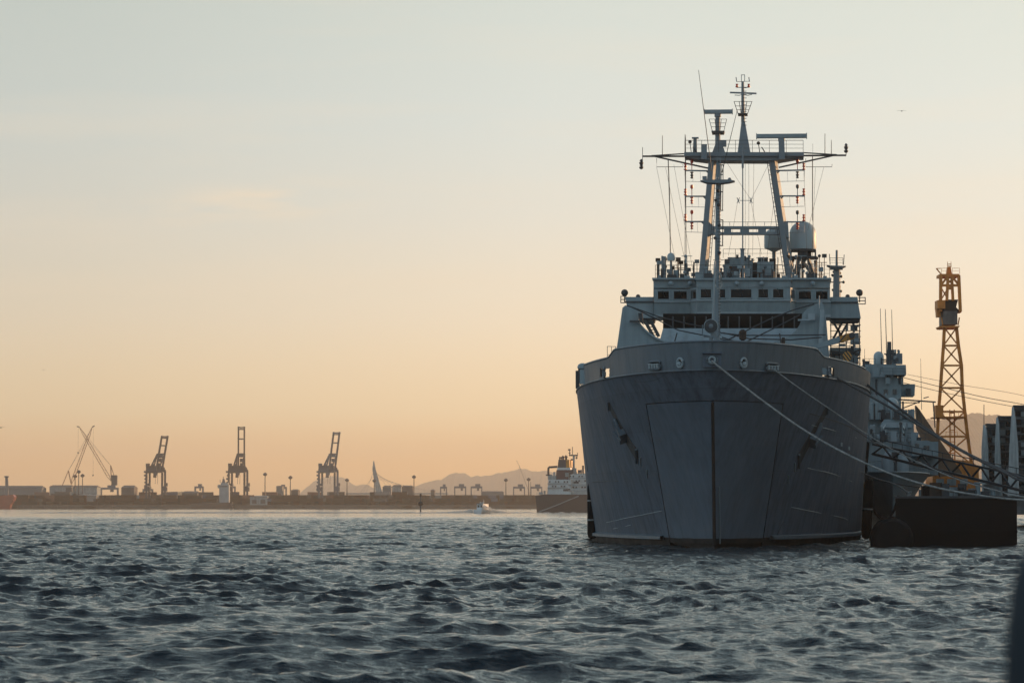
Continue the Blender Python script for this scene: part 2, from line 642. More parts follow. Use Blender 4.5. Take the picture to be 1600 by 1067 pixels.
# ------------------------------------------------------------------ water
def ocean_tile(n, L, seed, wdir, lam, hs, spread, lmin):
    rng = np.random.default_rng(seed)
    k1 = 2 * np.pi * np.fft.fftfreq(n, L / n)
    kx, ky = np.meshgrid(k1, k1, indexing='ij')
    k = np.hypot(kx, ky)
    k[0, 0] = 1
    kp = 2 * np.pi / lam
    th = np.arctan2(ky, kx) - wdir
    sp = k ** -3.7 * np.exp(-1.1 * (kp / k) ** 2) * np.exp(-(k * lmin / 6.0) ** 2) * (np.cos(th / 2) ** 2) ** spread
    sp[0, 0] = 0
    H = (rng.standard_normal((n, n)) + 1j * rng.standard_normal((n, n))) * np.sqrt(sp)
    h = np.fft.ifft2(H).real
    sc_ = (hs / 4) / h.std()
    dx = np.fft.ifft2(1j * kx / k * H).real * sc_
    dy = np.fft.ifft2(1j * ky / k * H).real * sc_
    return h * sc_, dx, dy


def samp(a, x, y, L):
    n = a.shape[0]
    u = np.mod(x / L, 1.0) * n
    v = np.mod(y / L, 1.0) * n
    i = np.floor(u).astype(int) % n
    j = np.floor(v).astype(int) % n
    fu = u - np.floor(u)
    fv = v - np.floor(v)
    i1 = (i + 1) % n
    j1 = (j + 1) % n
    return (a[i, j] * (1 - fu) * (1 - fv) + a[i1, j] * fu * (1 - fv) + a[i, j1] * (1 - fu) * fv + a[i1, j1] * fu * fv)


def make_water():
    r = [3.0]
    while r[-1] < 36:
        r.append(r[-1] * 1.045)
    while r[-1] < 800:
        r.append(r[-1] + max(0.06, 0.0017 * r[-1]))
    while r[-1] < 3600:
        r.append(r[-1] * 1.012)
    r = np.array(r)
    a = list(np.arange(-0.195, 0.1951, 0.0010))
    w = 0.0016
    right = []
    x = a[-1]
    while x < math.pi - 0.06:
        w *= 1.14
        w = min(w, 0.12)
        x += w
        right.append(min(x, math.pi - 0.02))
    a = np.array([-q for q in right[::-1]] + a + right)
    rr, aa = np.meshgrid(r, a, indexing='ij')
    x = rr * np.sin(aa)
    y = rr * np.cos(aa)
    W1 = R(-75)
    h1, dx1, dy1 = ocean_tile(1024, 71.0, 5, W1, 6.0, 0.40, 7.0, 0.24)
    h2, dx2, dy2 = ocean_tile(512, 23.3, 9, R(-122), 2.4, 0.14, 6.0, 0.17)
    c, s_ = math.cos(0.5), math.sin(0.5)
    x2, y2 = c * x - s_ * y, s_ * x + c * y
    amp = np.clip(1.0 - (rr - 520) / 380, 0.22, 1.0)
    # gusts: patches of rougher and calmer water
    g = 0.80 + 0.22 * np.sin(x * 0.11 + 1.3 * np.sin(y * 0.031)) * np.sin(y * 0.047 + 0.7 + 0.9 * np.sin(x * 0.05))
    amp1 = amp * g
    z = samp(h1, x, y, 71.0) * amp1
    ch = 1.2
    X = x + ch * samp(dx1, x, y, 71.0) * amp1
    Y = y + ch * samp(dy1, x, y, 71.0) * amp1
        # slicks and gusts: streaks where the small ripples die down or freshen
    fl = 0.62 + 0.5 * np.sin(x * 0.045 + 2.1 * np.sin(y * 0.021 + 0.4)) * np.sin(y * 0.085 + 1.7 * np.sin(x * 0.06)) + 0.25 * np.sin(y * 0.31 + 1.1 * np.sin(x * 0.13))
    amp2 = amp * np.clip(fl, 0.34, 1.35)
    # one larger swell rolling through close by
    z = z + 0.30 * np.exp(-((x + 3.7) / 1.7) ** 2 - ((y - 54.5 - 0.12 * (x + 3.7)) / 0.75) ** 2)
    z = z + samp(h2, x2, y2, 23.3) * amp2
    ddx = samp(dx2, x2, y2, 23.3) * amp2
    ddy = samp(dy2, x2, y2, 23.3) * amp2
    X += ch * (c * ddx + s_ * ddy)
    Y += ch * (-s_ * ddx + c * ddy)
    nr, na = rr.shape
    co = np.stack([X, Y, z], -1).reshape(-1, 3).astype(np.float32)
    idx = np.arange(nr * na).reshape(nr, na)
    q = np.stack([idx[:-1, :-1], idx[:-1, 1:], idx[1:, 1:], idx[1:, :-1]], -1).reshape(-1, 4)[:, ::-1]
    me = bpy.data.meshes.new('water')
    me.vertices.add(len(co))
    me.vertices.foreach_set('co', co.ravel())
    me.loops.add(q.size)
    me.loops.foreach_set('vertex_index', q.ravel().astype(np.int32))
    me.polygons.add(len(q))
    me.polygons.foreach_set('loop_start', np.arange(0, q.size, 4, dtype=np.int32))
    me.polygons.foreach_set('loop_total', np.full(len(q), 4, dtype=np.int32))
    me.polygons.foreach_set('use_smooth', np.ones(len(q), dtype=bool))
    me.update(calc_edges=True)
    me.materials.append(WATER)
    o = bpy.data.objects.new('water', me)
    COL.objects.link(o)
    o['kind'] = 'structure'
    return o


make_water()

# ------------------------------------------------------------------ far shore: quay, land, hills
SD = 2680.0


def structure(mb, name, m, smooth=False):
    return tag(mb.build(name, m, smooth=smooth), None, kind='structure')


mb = MB()
qz = 3.2
x0, x1 = -620, 900
mb.box((140, SD + 30, qz / 2 - 1), 1720, 60, qz + 2, yaw=0)
structure(mb, 'quay', QUAY)
mb = MB()
mb.box((200, SD + 5870, 0.2), 8600, 11620, 5.6, yaw=0)
structure(mb, 'shore_ground', QUAY)


def ridge(name, pts, D, depth, seed, rough=1.0):
    """a hill: the skyline read at depth D, falling to the plain in front and behind"""
    rng = random.Random(seed)
    xs = np.linspace(pts[0][0], pts[-1][0], 160)
    ys = np.interp(xs, [p[0] for p in pts], [p[1] for p in pts])
    rows = [(-1.0, 0.0), (-0.72, 0.34), (-0.45, 0.68), (-0.2, 0.92), (0.0, 1.0), (0.35, 0.8), (1.0, 0.0)]
    mbb = MB()
    vs, fs = [], []
    jit = [0.0] * len(xs)
    a = 0
    for i in range(len(xs)):
        a = 0.55 * a + rng.uniform(-1, 1)
        jit[i] = a * rough
    for k, (dd, hh) in enumerate(rows):
        for i in range(len(xs)):
            p = P(xs[i], ys[i], D)
            z = max(2.0, p.z + jit[i]) * hh + (rng.uniform(-1.4, 1.4) * rough if 0 < hh < 1 else 0)
            if hh == 0:
                z = 1.0
            vs.append((p.x, D + dd * depth + (rng.uniform(-8, 8) if hh else 0), max(z, 1.0)))
    n = len(xs)
    for k in range(len(rows) - 1):
        for i in range(n - 1):
            fs.append((k * n + i, k * n + i + 1, (k + 1) * n + i + 1, (k + 1) * n + i))
    mbb.add(vs, fs)
    return structure(mbb, name, HILL)


ridge('hills', [(430, 792), (476, 774), (483, 766), (488, 758), (495, 751), (505, 746.5), (518, 744), (532, 745), (543, 749), (550, 755), (556, 759.5), (564, 757.5), (574, 758), (582, 762), (592, 766), (640, 762), (660, 756), (690, 750), (702, 743), (712, 739), (728, 740), (735, 744),
                (755, 744), (775, 740), (800, 735), (815, 733), (835, 736), (850, 734), (880, 738), (930, 742), (1000, 752), (1100, 770), (1180, 792)], 13000, 1300, 3, 3.0)
ridge('hills', [(1320, 792), (1380, 690), (1410, 664), (1440, 658), (1470, 654), (1490, 650), (1515, 646), (1530, 645), (1550, 648), (1580, 655), (1620, 664), (1700, 690), (1790, 740), (1840, 792)], 8000, 1000, 5, 2.6)
ridge('hills', [(-40, 792), (20, 782), (60, 777), (110, 776), (170, 780), (230, 777), (270, 770), (290, 768), (330, 776), (400, 788)], 5200, 500, 8, 1.2)

# ------------------------------------------------------------------ the big grey landing ship
BM = 10.15
DECK = 10.2


def hull_pt(t, z, side, inset=0.0):
    q = min(max(z / DECK, 0.0), 1.0)
    y0 = 5.3 * (1 - q) ** 0.9
    L = 50 - 2 * q
    p = 0.92 - 0.37 * q ** 1.2
    b = BM * (0.95 + 0.05 * q) * (max(1 - (1 - t) ** 2, 0)) ** p
    if z < 0:
        b *= 1 + 0.06 * z
    aft = y0 + t * L
    return side * max(b - inset, 0.0), aft + inset * 0.6


def hull_t(w, z):
    q = min(max(z / DECK, 0.0), 1.0)
    p = 0.92 - 0.37 * q ** 1.2
    return 1 - math.sqrt(max(0.0, 1 - (w / (BM * (0.95 + 0.05 * q))) ** (1 / p)))


VZ = 8.5


def visor_w(z):
    return 2.75 + (4.05 - 2.75) * z / VZ


ship = thing('landing_ship', tuple(S(0, 5, 0)), 'large grey naval landing ship moored bow-on with tall twin-legged gantry mast', 'ship')
TS = [0, .004, .012, .025, .045, .07, .10, .14, .18, .23, .29, .36, .44, .53, .63, .74, .86, 1.0]
ZS = [-1.2, -0.4, 0.2, 0.7, 1.6, 2.6, 3.6, 4.6, 5.6, 6.6, 7.6, VZ]


def grid(mb, rows, closed=False):
    n = len(rows[0])
    vs = [p for r in rows for p in r]
    fs = [(k * n + i, k * n + i + 1, (k + 1) * n + i + 1, (k + 1) * n + i) for k in range(len(rows) - 1) for i in range(n - 1)]
    mb.add(vs, fs)


mb = MB()
for side in (-1, 1):
    # lower sides, aft of the bow door seam
    rows = []
    for z in ZS:
        tv = hull_t(visor_w(max(z, 0)), z)
        row = []
        for k in range(26):
            u = k / 25
            t = tv + (1 - tv) * u ** 1.5
            l, a = hull_pt(t, z, side)
            row.append(S(l, a, z))
        for a2 in (75, 100, 128):
            l, _ = hull_pt(1, z, side)
            row.append(S(l, a2, z))
        rows.append(row)
    grid(mb, rows)
    # upper band over the door
    rows = []
    for z in (VZ, 9.0, 9.5, DECK):
        row = []
        for k in range(34):
            t = (k / 33) ** 2.0
            l, a = hull_pt(t, z, side)
            row.append(S(l, a, z))
        for a2 in (75, 100, 128):
            row.append(S(hull_pt(1, z, side)[0], a2, z))
        rows.append(row)
    grid(mb, rows)
    # inner structure behind the door seams, and the shelf over the door
    rows = []
    for z in ZS:
        tv = hull_t(visor_w(max(z, 0)), z)
        row = []
        for k in range(10):
            l, a = hull_pt(tv * (k / 9) ** 2 * 1.02, z, side, 0.22 if k else 0.0)
            row.append(S(l, a + (0.25 if not k else 0), z))
        rows.append(row)
    grid(mb, rows)
# deck plate and transom
deck = []
for k in range(30):
    l, a = hull_pt((k / 29) ** 2, DECK, 1)
    deck.append((l, a))
deck.append((BM, 128))
n0 = len(mb.v)
for l, a in deck:
    mb.v.append(tuple(S(-l, a, DECK)))
    mb.v.append(tuple(S(l, a, DECK)))
for i in range(len(deck) - 1):
    mb.f.append((n0 + 2 * i, n0 + 2 * i + 1, n0 + 2 * i + 3, n0 + 2 * i + 2))
mb.add([S(-BM, 128, -1), S(BM, 128, -1), S(BM, 128, DECK), S(-BM, 128, DECK)], [(0, 1, 2, 3)])
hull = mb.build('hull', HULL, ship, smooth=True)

# two bow door leaves, a little proud, meeting at the stem
for side in (-1, 1):
    mb = MB()
    rows, back = [], []
    zs = [0.28, 1.0, 2.0, 3.0, 4.0, 5.0, 6.0, 7.0, 7.8, VZ - 0.05]
    for z in zs:
        tv = hull_t(visor_w(z) - 0.045, z)
        t0 = hull_t(0.10, z)
        row, rb = [], []
        for k in range(16):
            t = t0 + (tv - t0) * (k / 15) ** 1.3
            l, a = hull_pt(t, z, side)
            row.append(S(l, a - 0.05, z))
            l2, a2 = hull_pt(t, z, side, 0.16)
            rb.append(S(l2, a2, z))
        rows.append(row)
        back.append(rb)
    grid(mb, rows)
    for e in (0, -1):
        grid(mb, [[r[e] for r in rows], [r[e] for r in back]])
    grid(mb, [rows[0], back[0]])
    grid(mb, [rows[-1], back[-1]])
    mb.build('bow_door', DOOR, ship, smooth=True)
# rusted stem bar between the leaves
mb = MB()
mb.path([S(0.0, hull_pt(0, z, 1)[1] + 0.04, z) for z in (0.2, 2, 4, 6, 7.5, 8.4)], 0.10, 8)
mb.build('stem_bar', mat('stained_stem', (0.030, 0.022, 0.019), .85, var=.4, scale=2), ship)
mb = MB()
mb.path([S(0.32, hull_pt(hull_t(0.32, z), z, 1)[1] - 0.10, z) for z in (0.3, 1.6, 2.9, 3.6)], 0.05, 6)
mb.build('guard_pipe', MAST, ship)

# rubbing strake just above the boot topping
for side in (-1, 1):
    mb = MB()
    rows = [[], [], [], [], []]
    for k in range(24):
        t = 0.16 + 0.84 * k / 23
        l, a = hull_pt(t, 0.62, side)
        for j, (o, z) in enumerate(((0.0, 0.44), (0.24, 0.48), (0.24, 0.66), (0.0, 0.74), (0.0, 0.44))):
            rows[j].append(S(l + side * o, a - o * 0.3, z))
    l, _ = hull_pt(1, 0.62, side)
    for j, (o, z) in enumerate(((0.0, 0.44), (0.24, 0.48), (0.24, 0.66), (0.0, 0.74), (0.0, 0.44))):
        rows[j].append(S(l + side * o, 120, z))
    grid(mb, rows)
    mb.build('rubbing_strake', BULW, ship, smooth=False)


def on_hull(px, py, side):
    best = None
    for i in range(0, 260):
        t = 0.6 * (i / 259) ** 1.4
        # find z so that the projection row matches
        lo, hi = 0.0, DECK
        for _ in range(18):
            z = (lo + hi) / 2
            l, a = hull_pt(t, z, side)
            if proj(S(l, a, z))[1] > py:
                lo = z
            else:
                hi = z
        e = abs(proj(S(l, a, z))[0] - px)
        if best is None or e < best[0]:
            best = (e, t, z)
    _, t, z = best
    l, a = hull_pt(t, z, side)
    p = S(l, a, z)
    l1, a1 = hull_pt(t + 0.004, z, side)
    l2, a2 = hull_pt(t, min(z + 0.05, DECK), side)
    du = (S(l1, a1, z) - p)
    dv = (S(l2, a2, min(z + 0.05, DECK)) - p)
    n = du.cross(dv).normalized()
    if n.y > 0:
        n = -n
    return p, n


# bulwark with mooring openings
BT = 11.8
HOLES = [(938, 575, 952, 589), (1285, 574, 1303, 587)]
holes_fr = []


def deck_line(t, z, out):
    l, a = hull_pt(t, DECK, 1)
    return l + out * (z - DECK) * min(1, t * 30 + .15), a - 0.10 * (z - DECK)


for side in (-1, 1):
    mb = MB()
    nT, nZ = 260, 14
    for i in range(nT):
        t0, t1 = 0.80 * (i / nT) ** 1.6, 0.80 * ((i + 1) / nT) ** 1.6

        def top(t):
            l, a = hull_pt(t, DECK, 1)
            if a < 9.6:
                return BT
            if a < 12.0:
                u = (a - 9.6) / 2.4
                return BT - 0.42 * (3 * u * u - 2 * u ** 3)
            return BT - 0.42
        if hull_pt(t1, DECK, 1)[1] > (22.5 if side < 0 else 38):
            break
        for j in range(nZ):
            q = []
            for t, jj in ((t0, j), (t1, j), (t1, j + 1), (t0, j + 1)):
                z = DECK + (top(t) - DECK) * jj / nZ
                l, a = deck_line(t, z, 0.10)
                q.append(S(side * l, a, z))
            c = sum(q, Vector()) / 4
            x, y = proj(c)
            if any(h[0] < x < h[2] and h[1] < y < h[3] for h in HOLES):
                continue
            th = LT * (-side * 0.10) + AX * 0.05
            mb.add(q + [v + th for v in q], [(0, 1, 2, 3), (7, 6, 5, 4)] + ([(3, 2, 6, 7)] if j == nZ - 1 else []) + ([(0, 4, 5, 1)]))
    mb.build('bulwark', BULW, ship)
    # round capping
    mb = MB()
    pts = []
    for i in range(60):
        t = 0.62 * (i / 59) ** 1.6
        l, a = hull_pt(t, DECK, 1)
        if a > (22.5 if side < 0 else 38):
            break
        z = BT if a < 9.6 else (BT - 0.42 if a > 12 else BT - 0.42 * (3 * ((a - 9.6) / 2.4) ** 2 - 2 * ((a - 9.6) / 2.4) ** 3))
        l2, a2 = deck_line(t, z, 0.10)
        pts.append(S(side * (l2 - 0.03), a2, z + 0.02))
    mb.path(pts, 0.075, 6)
    mb.build('bulwark_cap', BULW, ship, smooth=True)
    # knuckle line where bulwark meets the flare
    mb = MB()
    pts = []
    for i in range(60):
        t = 0.95 * (i / 59) ** 1.6
        l, a = hull_pt(t, DECK, 1)
        pts.append(S(side * (l + 0.015), a - 0.03, DECK))
    mb.path(pts, 0.05, 6)
    mb.build('knuckle_rail', BULW, ship, smooth=True)


def on_bulwark(px, py, side):
    best = None
    for i in range(400):
        t = 0.7 * (i / 399) ** 1.6
        lo, hi = DECK, BT
        for _ in range(14):
            z = (lo + hi) / 2
            l, a = deck_line(t, z, 0.10)
            if proj(S(side * l, a, z))[1] > py:
                lo = z
            else:
                hi = z
        e = abs(proj(S(side * l, a, z))[0] - px)
        if best is None or e < best[0]:
            best = (e, t, z)
    _, t, z = best
    l, a = deck_line(t, z, 0.10)
    p = S(side * l, a, z)
    l1, a1 = deck_line(t + 0.003, z, 0.10)
    d = (S(side * l1, a1, z) - p).normalized()
    n = d.cross(UP).normalized()
    if n.y > 0:
        n = -n
    return p, n, d


def oval(mb, c, d, n, w, h, r, k=20, pw=2.0):
    pts = []
    for i in range(k + 1):
        t = 2 * math.pi * i / k
        ct, st = math.cos(t), math.sin(t)
        e = 2 / pw
        pts.append(c + d * (w / 2 * math.copysign(abs(ct) ** e, ct)) + UP * (h / 2 * math.copysign(abs(st) ** e, st)))
    mb.path(pts, r, 6)


# fairleads: (px, py, side, width m, height m, kind)
for px, py, side, w, h, kind in ((1024, 571, -1, 1.45, 0.48, 'roller'), (1064, 567, -1, 0.46, 0.52, 'round'), (1113, 563, 1, 0.62, 0.5, 'bow'),
                                 (1161, 567, 1, 0.46, 0.52, 'round'), (1205, 573.5, 1, 1.45, 0.45, 'roller'), (945, 582, -1, 0.62, 0.55, 'open'), (1294, 580.5, 1, 0.85, 0.5, 'open')):
    if kind == 'bow':
        p = S(0.0, -0.16, P(px, py, 195).z)
        n, d = -AX, LT
    else:
        p, n, d = on_bulwark(px, py, side)
    fr = MB()
    oval(fr, p + n * 0.05, d, n, w, h, 0.075 if kind != 'roller' else 0.06, pw=2.0 if kind in ('round', 'bow') else 5.0)
    fo = fr.build('fairlead', GREYL if kind == 'round' else BULW, ship, smooth=True)
    if kind != 'open':
        m2 = MB()
        pts = []
        for i in range(18):
            t = 2 * math.pi * i / 18
            ct, st = math.cos(t), math.sin(t)
            e = 1.0 if kind != 'roller' else 0.4
            pts.append(p + n * 0.015 + d * (w * .47 * math.copysign(abs(ct) ** e, ct)) + UP * (h * .47 * math.copysign(abs(st) ** e, st)))
        m2.prism(pts, n * 0.012)
        m2.build('mouth', BLACK, fo)
    if kind == 'roller':
        m2 = MB()
        for k in (-0.36, -0.12, 0.12, 0.36):
            m2.tube(p + n * 0.10 + d * w * k - UP * h * .36, p + n * 0.10 + d * w * k + UP * h * .2, 0.085, n=8)
        m2.bar(p + n * 0.15 - d * w * .46 + UP * 0.03, p + n * 0.15 + d * w * .46 + UP * 0.10, 0.05)
        m2.build('rollers', GREYL, fo, smooth=True)
    if kind == 'round':
        m2 = MB()
        m2.ball(p + n * 0.03 + d * 0.05 - UP * 0.06, 0.15, 10)
        m2.build('chain_bolt', GREYL, fo, smooth=True)
    if kind == 'bow':
        m2 = MB()
        m2.box(p + n * 0.12 + UP * 0.40, 1.15, 0.32, 0.07)
        m2.box(p + n * 0.02 + UP * 0.02, 1.05, 0.06, 0.84)
        m2.build('hood', HULL, fo)
        m2 = MB()
        oval(m2, p + n * 0.10, d, n, 0.34, 0.34, 0.07)
        m2.build('rope_eye', GREYL, fo, smooth=True)

# anchors in their pockets
for side, top, mid, low in ((-1, (953, 634), (976, 680), (996, 712)), (1, (1291, 640), (1267, 684), (1247, 720))):
    pts = [on_hull(*q, side) for q in (top, mid, low)]
    n = (pts[0][1] + pts[1][1] + pts[2][1]).normalized()
    d = (pts[2][0] - pts[0][0]).normalized()
    w = d.cross(n).normalized()
    n = w.cross(d).normalized()
    n = n if n.y < 0 else -n
    an = MB()
    a0 = pts[0][0].lerp(pts[2][0], 0.46) + n * 0.24
    an.tube(pts[0][0].lerp(a0, .55), a0 + d * 0.5, 0.09, 0.11, 8)
    an.frame(a0 + d * 0.55, w * 0.9, d * 0.42, n * 0.36)
    for s2 in (-1, 1):
        tri = [a0 + d * 0.75 + w * s2 * 0.42, a0 + d * 0.70 + w * s2 * 0.12, a0 - d * 0.35 + w * s2 * 0.50]
        an.prism([t + n * 0.10 for t in tri], n * 0.14)
    ao = an.build('anchor', BULW, ship)
    pk = MB()  # dark raised plate: its colour stands in for the recessed anchor pocket
    rows = []
    L = (pts[2][0] - pts[0][0]).length
    for u in (0.0, 0.25, 0.5, 0.75, 1.0):
        c = pts[0][0].lerp(pts[1][0], u * 2) if u < .5 else pts[1][0].lerp(pts[2][0], u * 2 - 1)
        rows.append([c + w * k * (0.42 + 0.25 * u) + n * (0.04 - 0.02 * abs(k)) for k in (-1, -.5, 0, .5, 1)])
    grid(pk, rows)
    grid(pk, [rows[0], [p - n * 0.35 for p in rows[0]]])
    grid(pk, [rows[-1], [p - n * 0.35 for p in rows[-1]]])
    for e in (0, -1):
        grid(pk, [[r[e] for r in rows], [r[e] - n * 0.35 for r in rows]])
    po = pk.build('anchor_bolster', POCKET, ship)
    lp = MB()
    lp.bar(rows[-1][0] + n * 0.06, rows[-1][-1] + n * 0.06, 0.12)
    lp.build('lip', BULW, po)
    lp = MB()
    lp.bar(rows[0][0] + n * 0.06, rows[0][-1] + n * 0.06, 0.10)
    lp.build('lip', BULW, po)
    # worn ladder-like scuff plate under the bolster
    sc_ = MB()
    for u in (0.5, 1.5):
        c = pts[2][0] + d * u
        q, nn = on_hull(*proj(c), side)
        sc_.frame(q + nn * 0.02, w * 0.9, d * 0.07, nn * 0.06)
    sc_.build('scuff_bar', GREY, ship)

# pale scrape lines and plate edges across the flare
for side, pts in ((-1, ((948, 816), (975, 810), (1005, 804), (1034, 798))), (-1, ((958, 826), (985, 820))), (-1, ((926, 753), (940, 752), (966, 751))), (1, ((1236, 792), (1270, 799), (1310, 807), (1340, 812))), (1, ((1268, 664), (1300, 672), (1340, 684))), (1, ((1262, 731), (1300, 740), (1345, 752))), (1, ((1210, 846), (1216, 830), (1224, 815)))):
    mb = MB()
    pp_ = [on_hull(x, y, side) for x, y in pts]
    mb.path(catmull([p + n * 0.012 for p, n in pp_], 6), 0.022, 5)
    mb.build('plate_edge', GREYL if pts[0][0] not in (926, 1210) else DARK, ship)

# small welded plates and pilot marks on the right flare
for px, py in ((1314, 694), (1326, 700)):
    p, n = on_hull(px, py, 1)
    w = n.cross(UP).normalized()
    mb = MB()
    mb.frame(p + n * 0.03, w * 0.42, n * 0.06, UP * 0.24)
    mb.build('hull_plate', GREYL, ship)

# hung fenders down both sides (each is a thing of its own)
def fender(px0, py0, px1, py1, D, r, label, bands=2):
    a, b = P(px0, py0, D), P(px1, py1, D)
    t = thing('hanging_fender', tuple(b), label, 'fender', 'black fenders hung along the grey ship')
    m_ = MB()
    d = (b - a)
    L = d.length
    d.normalize()
    m_.lathe(a, [(r * .3, 0), (r * .8, L * .03), (r, L * .1), (r, L * .9), (r * .8, L * .97), (r * .3, L)], 12, d)
    m_.build('fender_body', BLACK, t, smooth=True)
    for k in range(bands):
        m2 = MB()
        c = a + d * L * (k + 1) / (bands + 1)
        m2.lathe(c, [(r * 1.06, -0.05), (r * 1.08, 0), (r * 1.06, 0.05)], 12, d)
        m2.build('lashing', ROPE, t)
    m2 = MB()
    m2.path([a + UP * 1.6 + LT * (0.25 if px0 < 1100 else -0.25), a], 0.03)
    m2.build('lanyard', ROPED, t)


fender(915, 668, 925, 742, 231, 0.26, 'slanting black fender under the flare on the left side of the big grey ship', 0)
fender(925, 752, 925, 842, 233, 0.32, 'upright black fender with white lashings at the left waterline of the grey ship', 2)
fender(1347, 692, 1341, 742, 243, 0.22, 'inner of two tall black fenders on the right flare of the grey ship', 0)
fender(1355, 690, 1350, 742, 247, 0.20, 'outer of two tall black fenders on the right flare of the grey ship', 0)
fender(1358, 748, 1353, 842, 238, 0.36, 'long dark fender reaching the water on the right side of the grey ship', 1)

# side rail and gear along the foredeck edges
mb = MB()
mb.rail([S(-(hull_pt(t, DECK, 1)[0] - 0.1), hull_pt(t, DECK, 1)[1], DECK) for t in (0.68, 0.76, 0.86, 1.0)], 1.15, 3)
mb.build('railing', WIRE, ship)
mb = MB()
mb.rail([S((hull_pt(t, DECK, 1)[0] - 0.1), hull_pt(t, DECK, 1)[1], DECK) for t in (0.8, 0.9, 1.0)] + [S(BM - 0.1, 70, DECK)], 1.15, 3)
mb.build('railing', WIRE, ship)
# mushroom vent and bollard gear at the left edge
mb = MB()
c = P(910.5, 600, 228)
mb.tube(c, c + UP * 1.0, 0.20, n=10)
mb.lathe(c + UP * 0.95, [(0.15, 0), (0.34, 0.08), (0.36, 0.2), (0.28, 0.36), (0.1, 0.44)], 14)
mb.build('mushroom_vent', GREY, ship, smooth=True)
mb = MB()
c = P(902.5, 606, 229.5)
mb.box(c + UP * 0.55, 0.24, 0.5, 1.2)
mb.box(c + UP * 0.9 + LT * 0.1, 0.12, 0.3, 1.1)
mb.build('roller_fairlead', DARK, ship)
mb = MB()
mb.rail([P(949, 567.5, 213), P(962, 567.5, 216)], 1.05, 2)
mb.build('railing', WIRE, ship)

# --- superstructure ---------------------------------------------------------
DB = 284.0
# left wing plate with its swooping cut
mb = MB()
mb.pp([(958, 585), (963, 548), (966, 528), (972.5, 481), (977, 477), (990, 483), (999, 490), (998, 501), (1000, 506), (1006, 513), (1014, 520), (1024, 526.5), (1036, 531), (1047, 534.5), (1053, 539), (1046, 585)], 262, 1.4)
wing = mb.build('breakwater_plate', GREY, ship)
mb = MB()
mb.path([P(x, y, 261.9) + AX * 0.7 for x, y in ((998.5, 500), (1001, 506.5), (1007, 513.5), (1015, 520.5), (1025, 527), (1037, 531.5), (1048, 535))], 0.0)
mb = MB()
lipp = [(999, 501), (1001.5, 507), (1007.5, 514), (1015.5, 520.8), (1025.5, 527.3), (1037, 531.8), (1048, 535)]
rows = [[P(x, y - 0.7, 261.7) for x, y in lipp], [P(x, y + 2.2, 261.7) for x, y in lipp], [P(x, y + 2.2, 262.2) for x, y in lipp]]
grid(mb, rows)
mb.build('flange', GREYL, wing)
mb = MB()
mb.box(P(991.5, 502, 261.6), 0.75, 0.3, 0.14)
mb.build('step', DARK, wing)
mb = MB()
mb.pp([(997, 489), (1004, 489), (1004.5, 502), (1006, 508), (999, 502)], 261.5, 0.3)
mb.build('stay_bracket', DARK, wing)
# sloped ladders seen through the cut
mb = MB()
for x in (0, 9):
    mb.bar(P(1007 + x, 500, 275), P(1021 + x * .95, 526, 275), 0.14, 0.26)
for k in range(6):
    u = (k + .5) / 6
    mb.bar(P(1007 + 14 * u, 500 + 26 * u, 275), P(1016 + 13.5 * u, 500 + 26 * u, 275), 0.06)
mb.build('ladder', DARK, ship)
# right plate
mb = MB()
mb.pp([(1297, 585), (1295, 548), (1291, 500), (1287, 478), (1283, 470), (1272, 477), (1262, 482), (1256, 488), (1253, 497), (1249, 508), (1243, 517), (1235, 524), (1222, 530), (1205, 536), (1205, 585)], 262, 1.4)
rwing = mb.build('breakwater_plate', GREY, ship)
mb = MB()
mb.bar(P(1280.5, 565, 261.2), P(1284.5, 484, 261.2), 0.30)
mb.build('light_post', GREYL, rwing)
mb = MB()
mb.tube(P(1280, 482, 261), P(1280, 462, 261), 0.035)
mb.build('staff', GREYL, rwing)
mb = MB()
mb.box(P(1256, 500, 261.3), 0.9, 0.5, 0.12)
mb.box(P(1268, 495, 261.5), 0.5, 0.4, 0.5)
mb.build('step', GREYL, rwing)
mb = MB()
mb.pp([(1272, 560), (1272, 545), (1278, 540), (1292, 541), (1292, 568)], 259, 1.2)
mb.build('winch_locker', GREY, ship)
# sloping deckhouse front
mb = MB()
f0 = [P(1020, 572, 263), P(1262, 572, 263), P(1253, 513, 271), P(1036, 513, 271)]
bk = [p + AX * d for p, d in zip(f0, (30, 30, 22, 22))]
mb.add(f0 + bk, [(0, 1, 2, 3), (1, 5, 6, 2), (0, 3, 7, 4), (3, 2, 6, 7), (4, 7, 6, 5)])
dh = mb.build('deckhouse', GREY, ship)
mb = MB()
for k in range(9):
    x = 1047 + k * 24.5
    mb.bar(P(x - 1.5, 545, 266.4), P(x, 514, 270.7), 0.07, 0.05)
mb.build('stiffener', GREY, dh)
# dark recess under the bridge with vertical frames
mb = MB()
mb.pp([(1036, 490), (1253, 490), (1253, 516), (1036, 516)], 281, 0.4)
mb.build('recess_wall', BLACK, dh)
for k in range(12):
    x = 1050 + k * 17.3
    mb = MB()
    mb.pp([(x, 494), (x + 2.0, 494), (x + 2.0, 514), (x, 514)], 279.5, 1.4)
    mb.build('frame_post', DARK, dh)
# bridge
mb = MB()
mb.pp([(1021, 436), (1297, 436), (1297, 450), (1021, 450)], 286.5, 13)                 # roof slab
mb.pp([(1088, 437), (1236, 437), (1236, 448.5), (1088, 448.5)], 282.3, 4.2)
bridge = mb.build('bridge', GREY, ship)
mb = MB()
mb.pp([(1021, 450.2), (1297, 450.2), (1297, 470), (1021, 470)], 289.5, 0.3)
mb.build('inner_bulkhead', DARK, bridge)
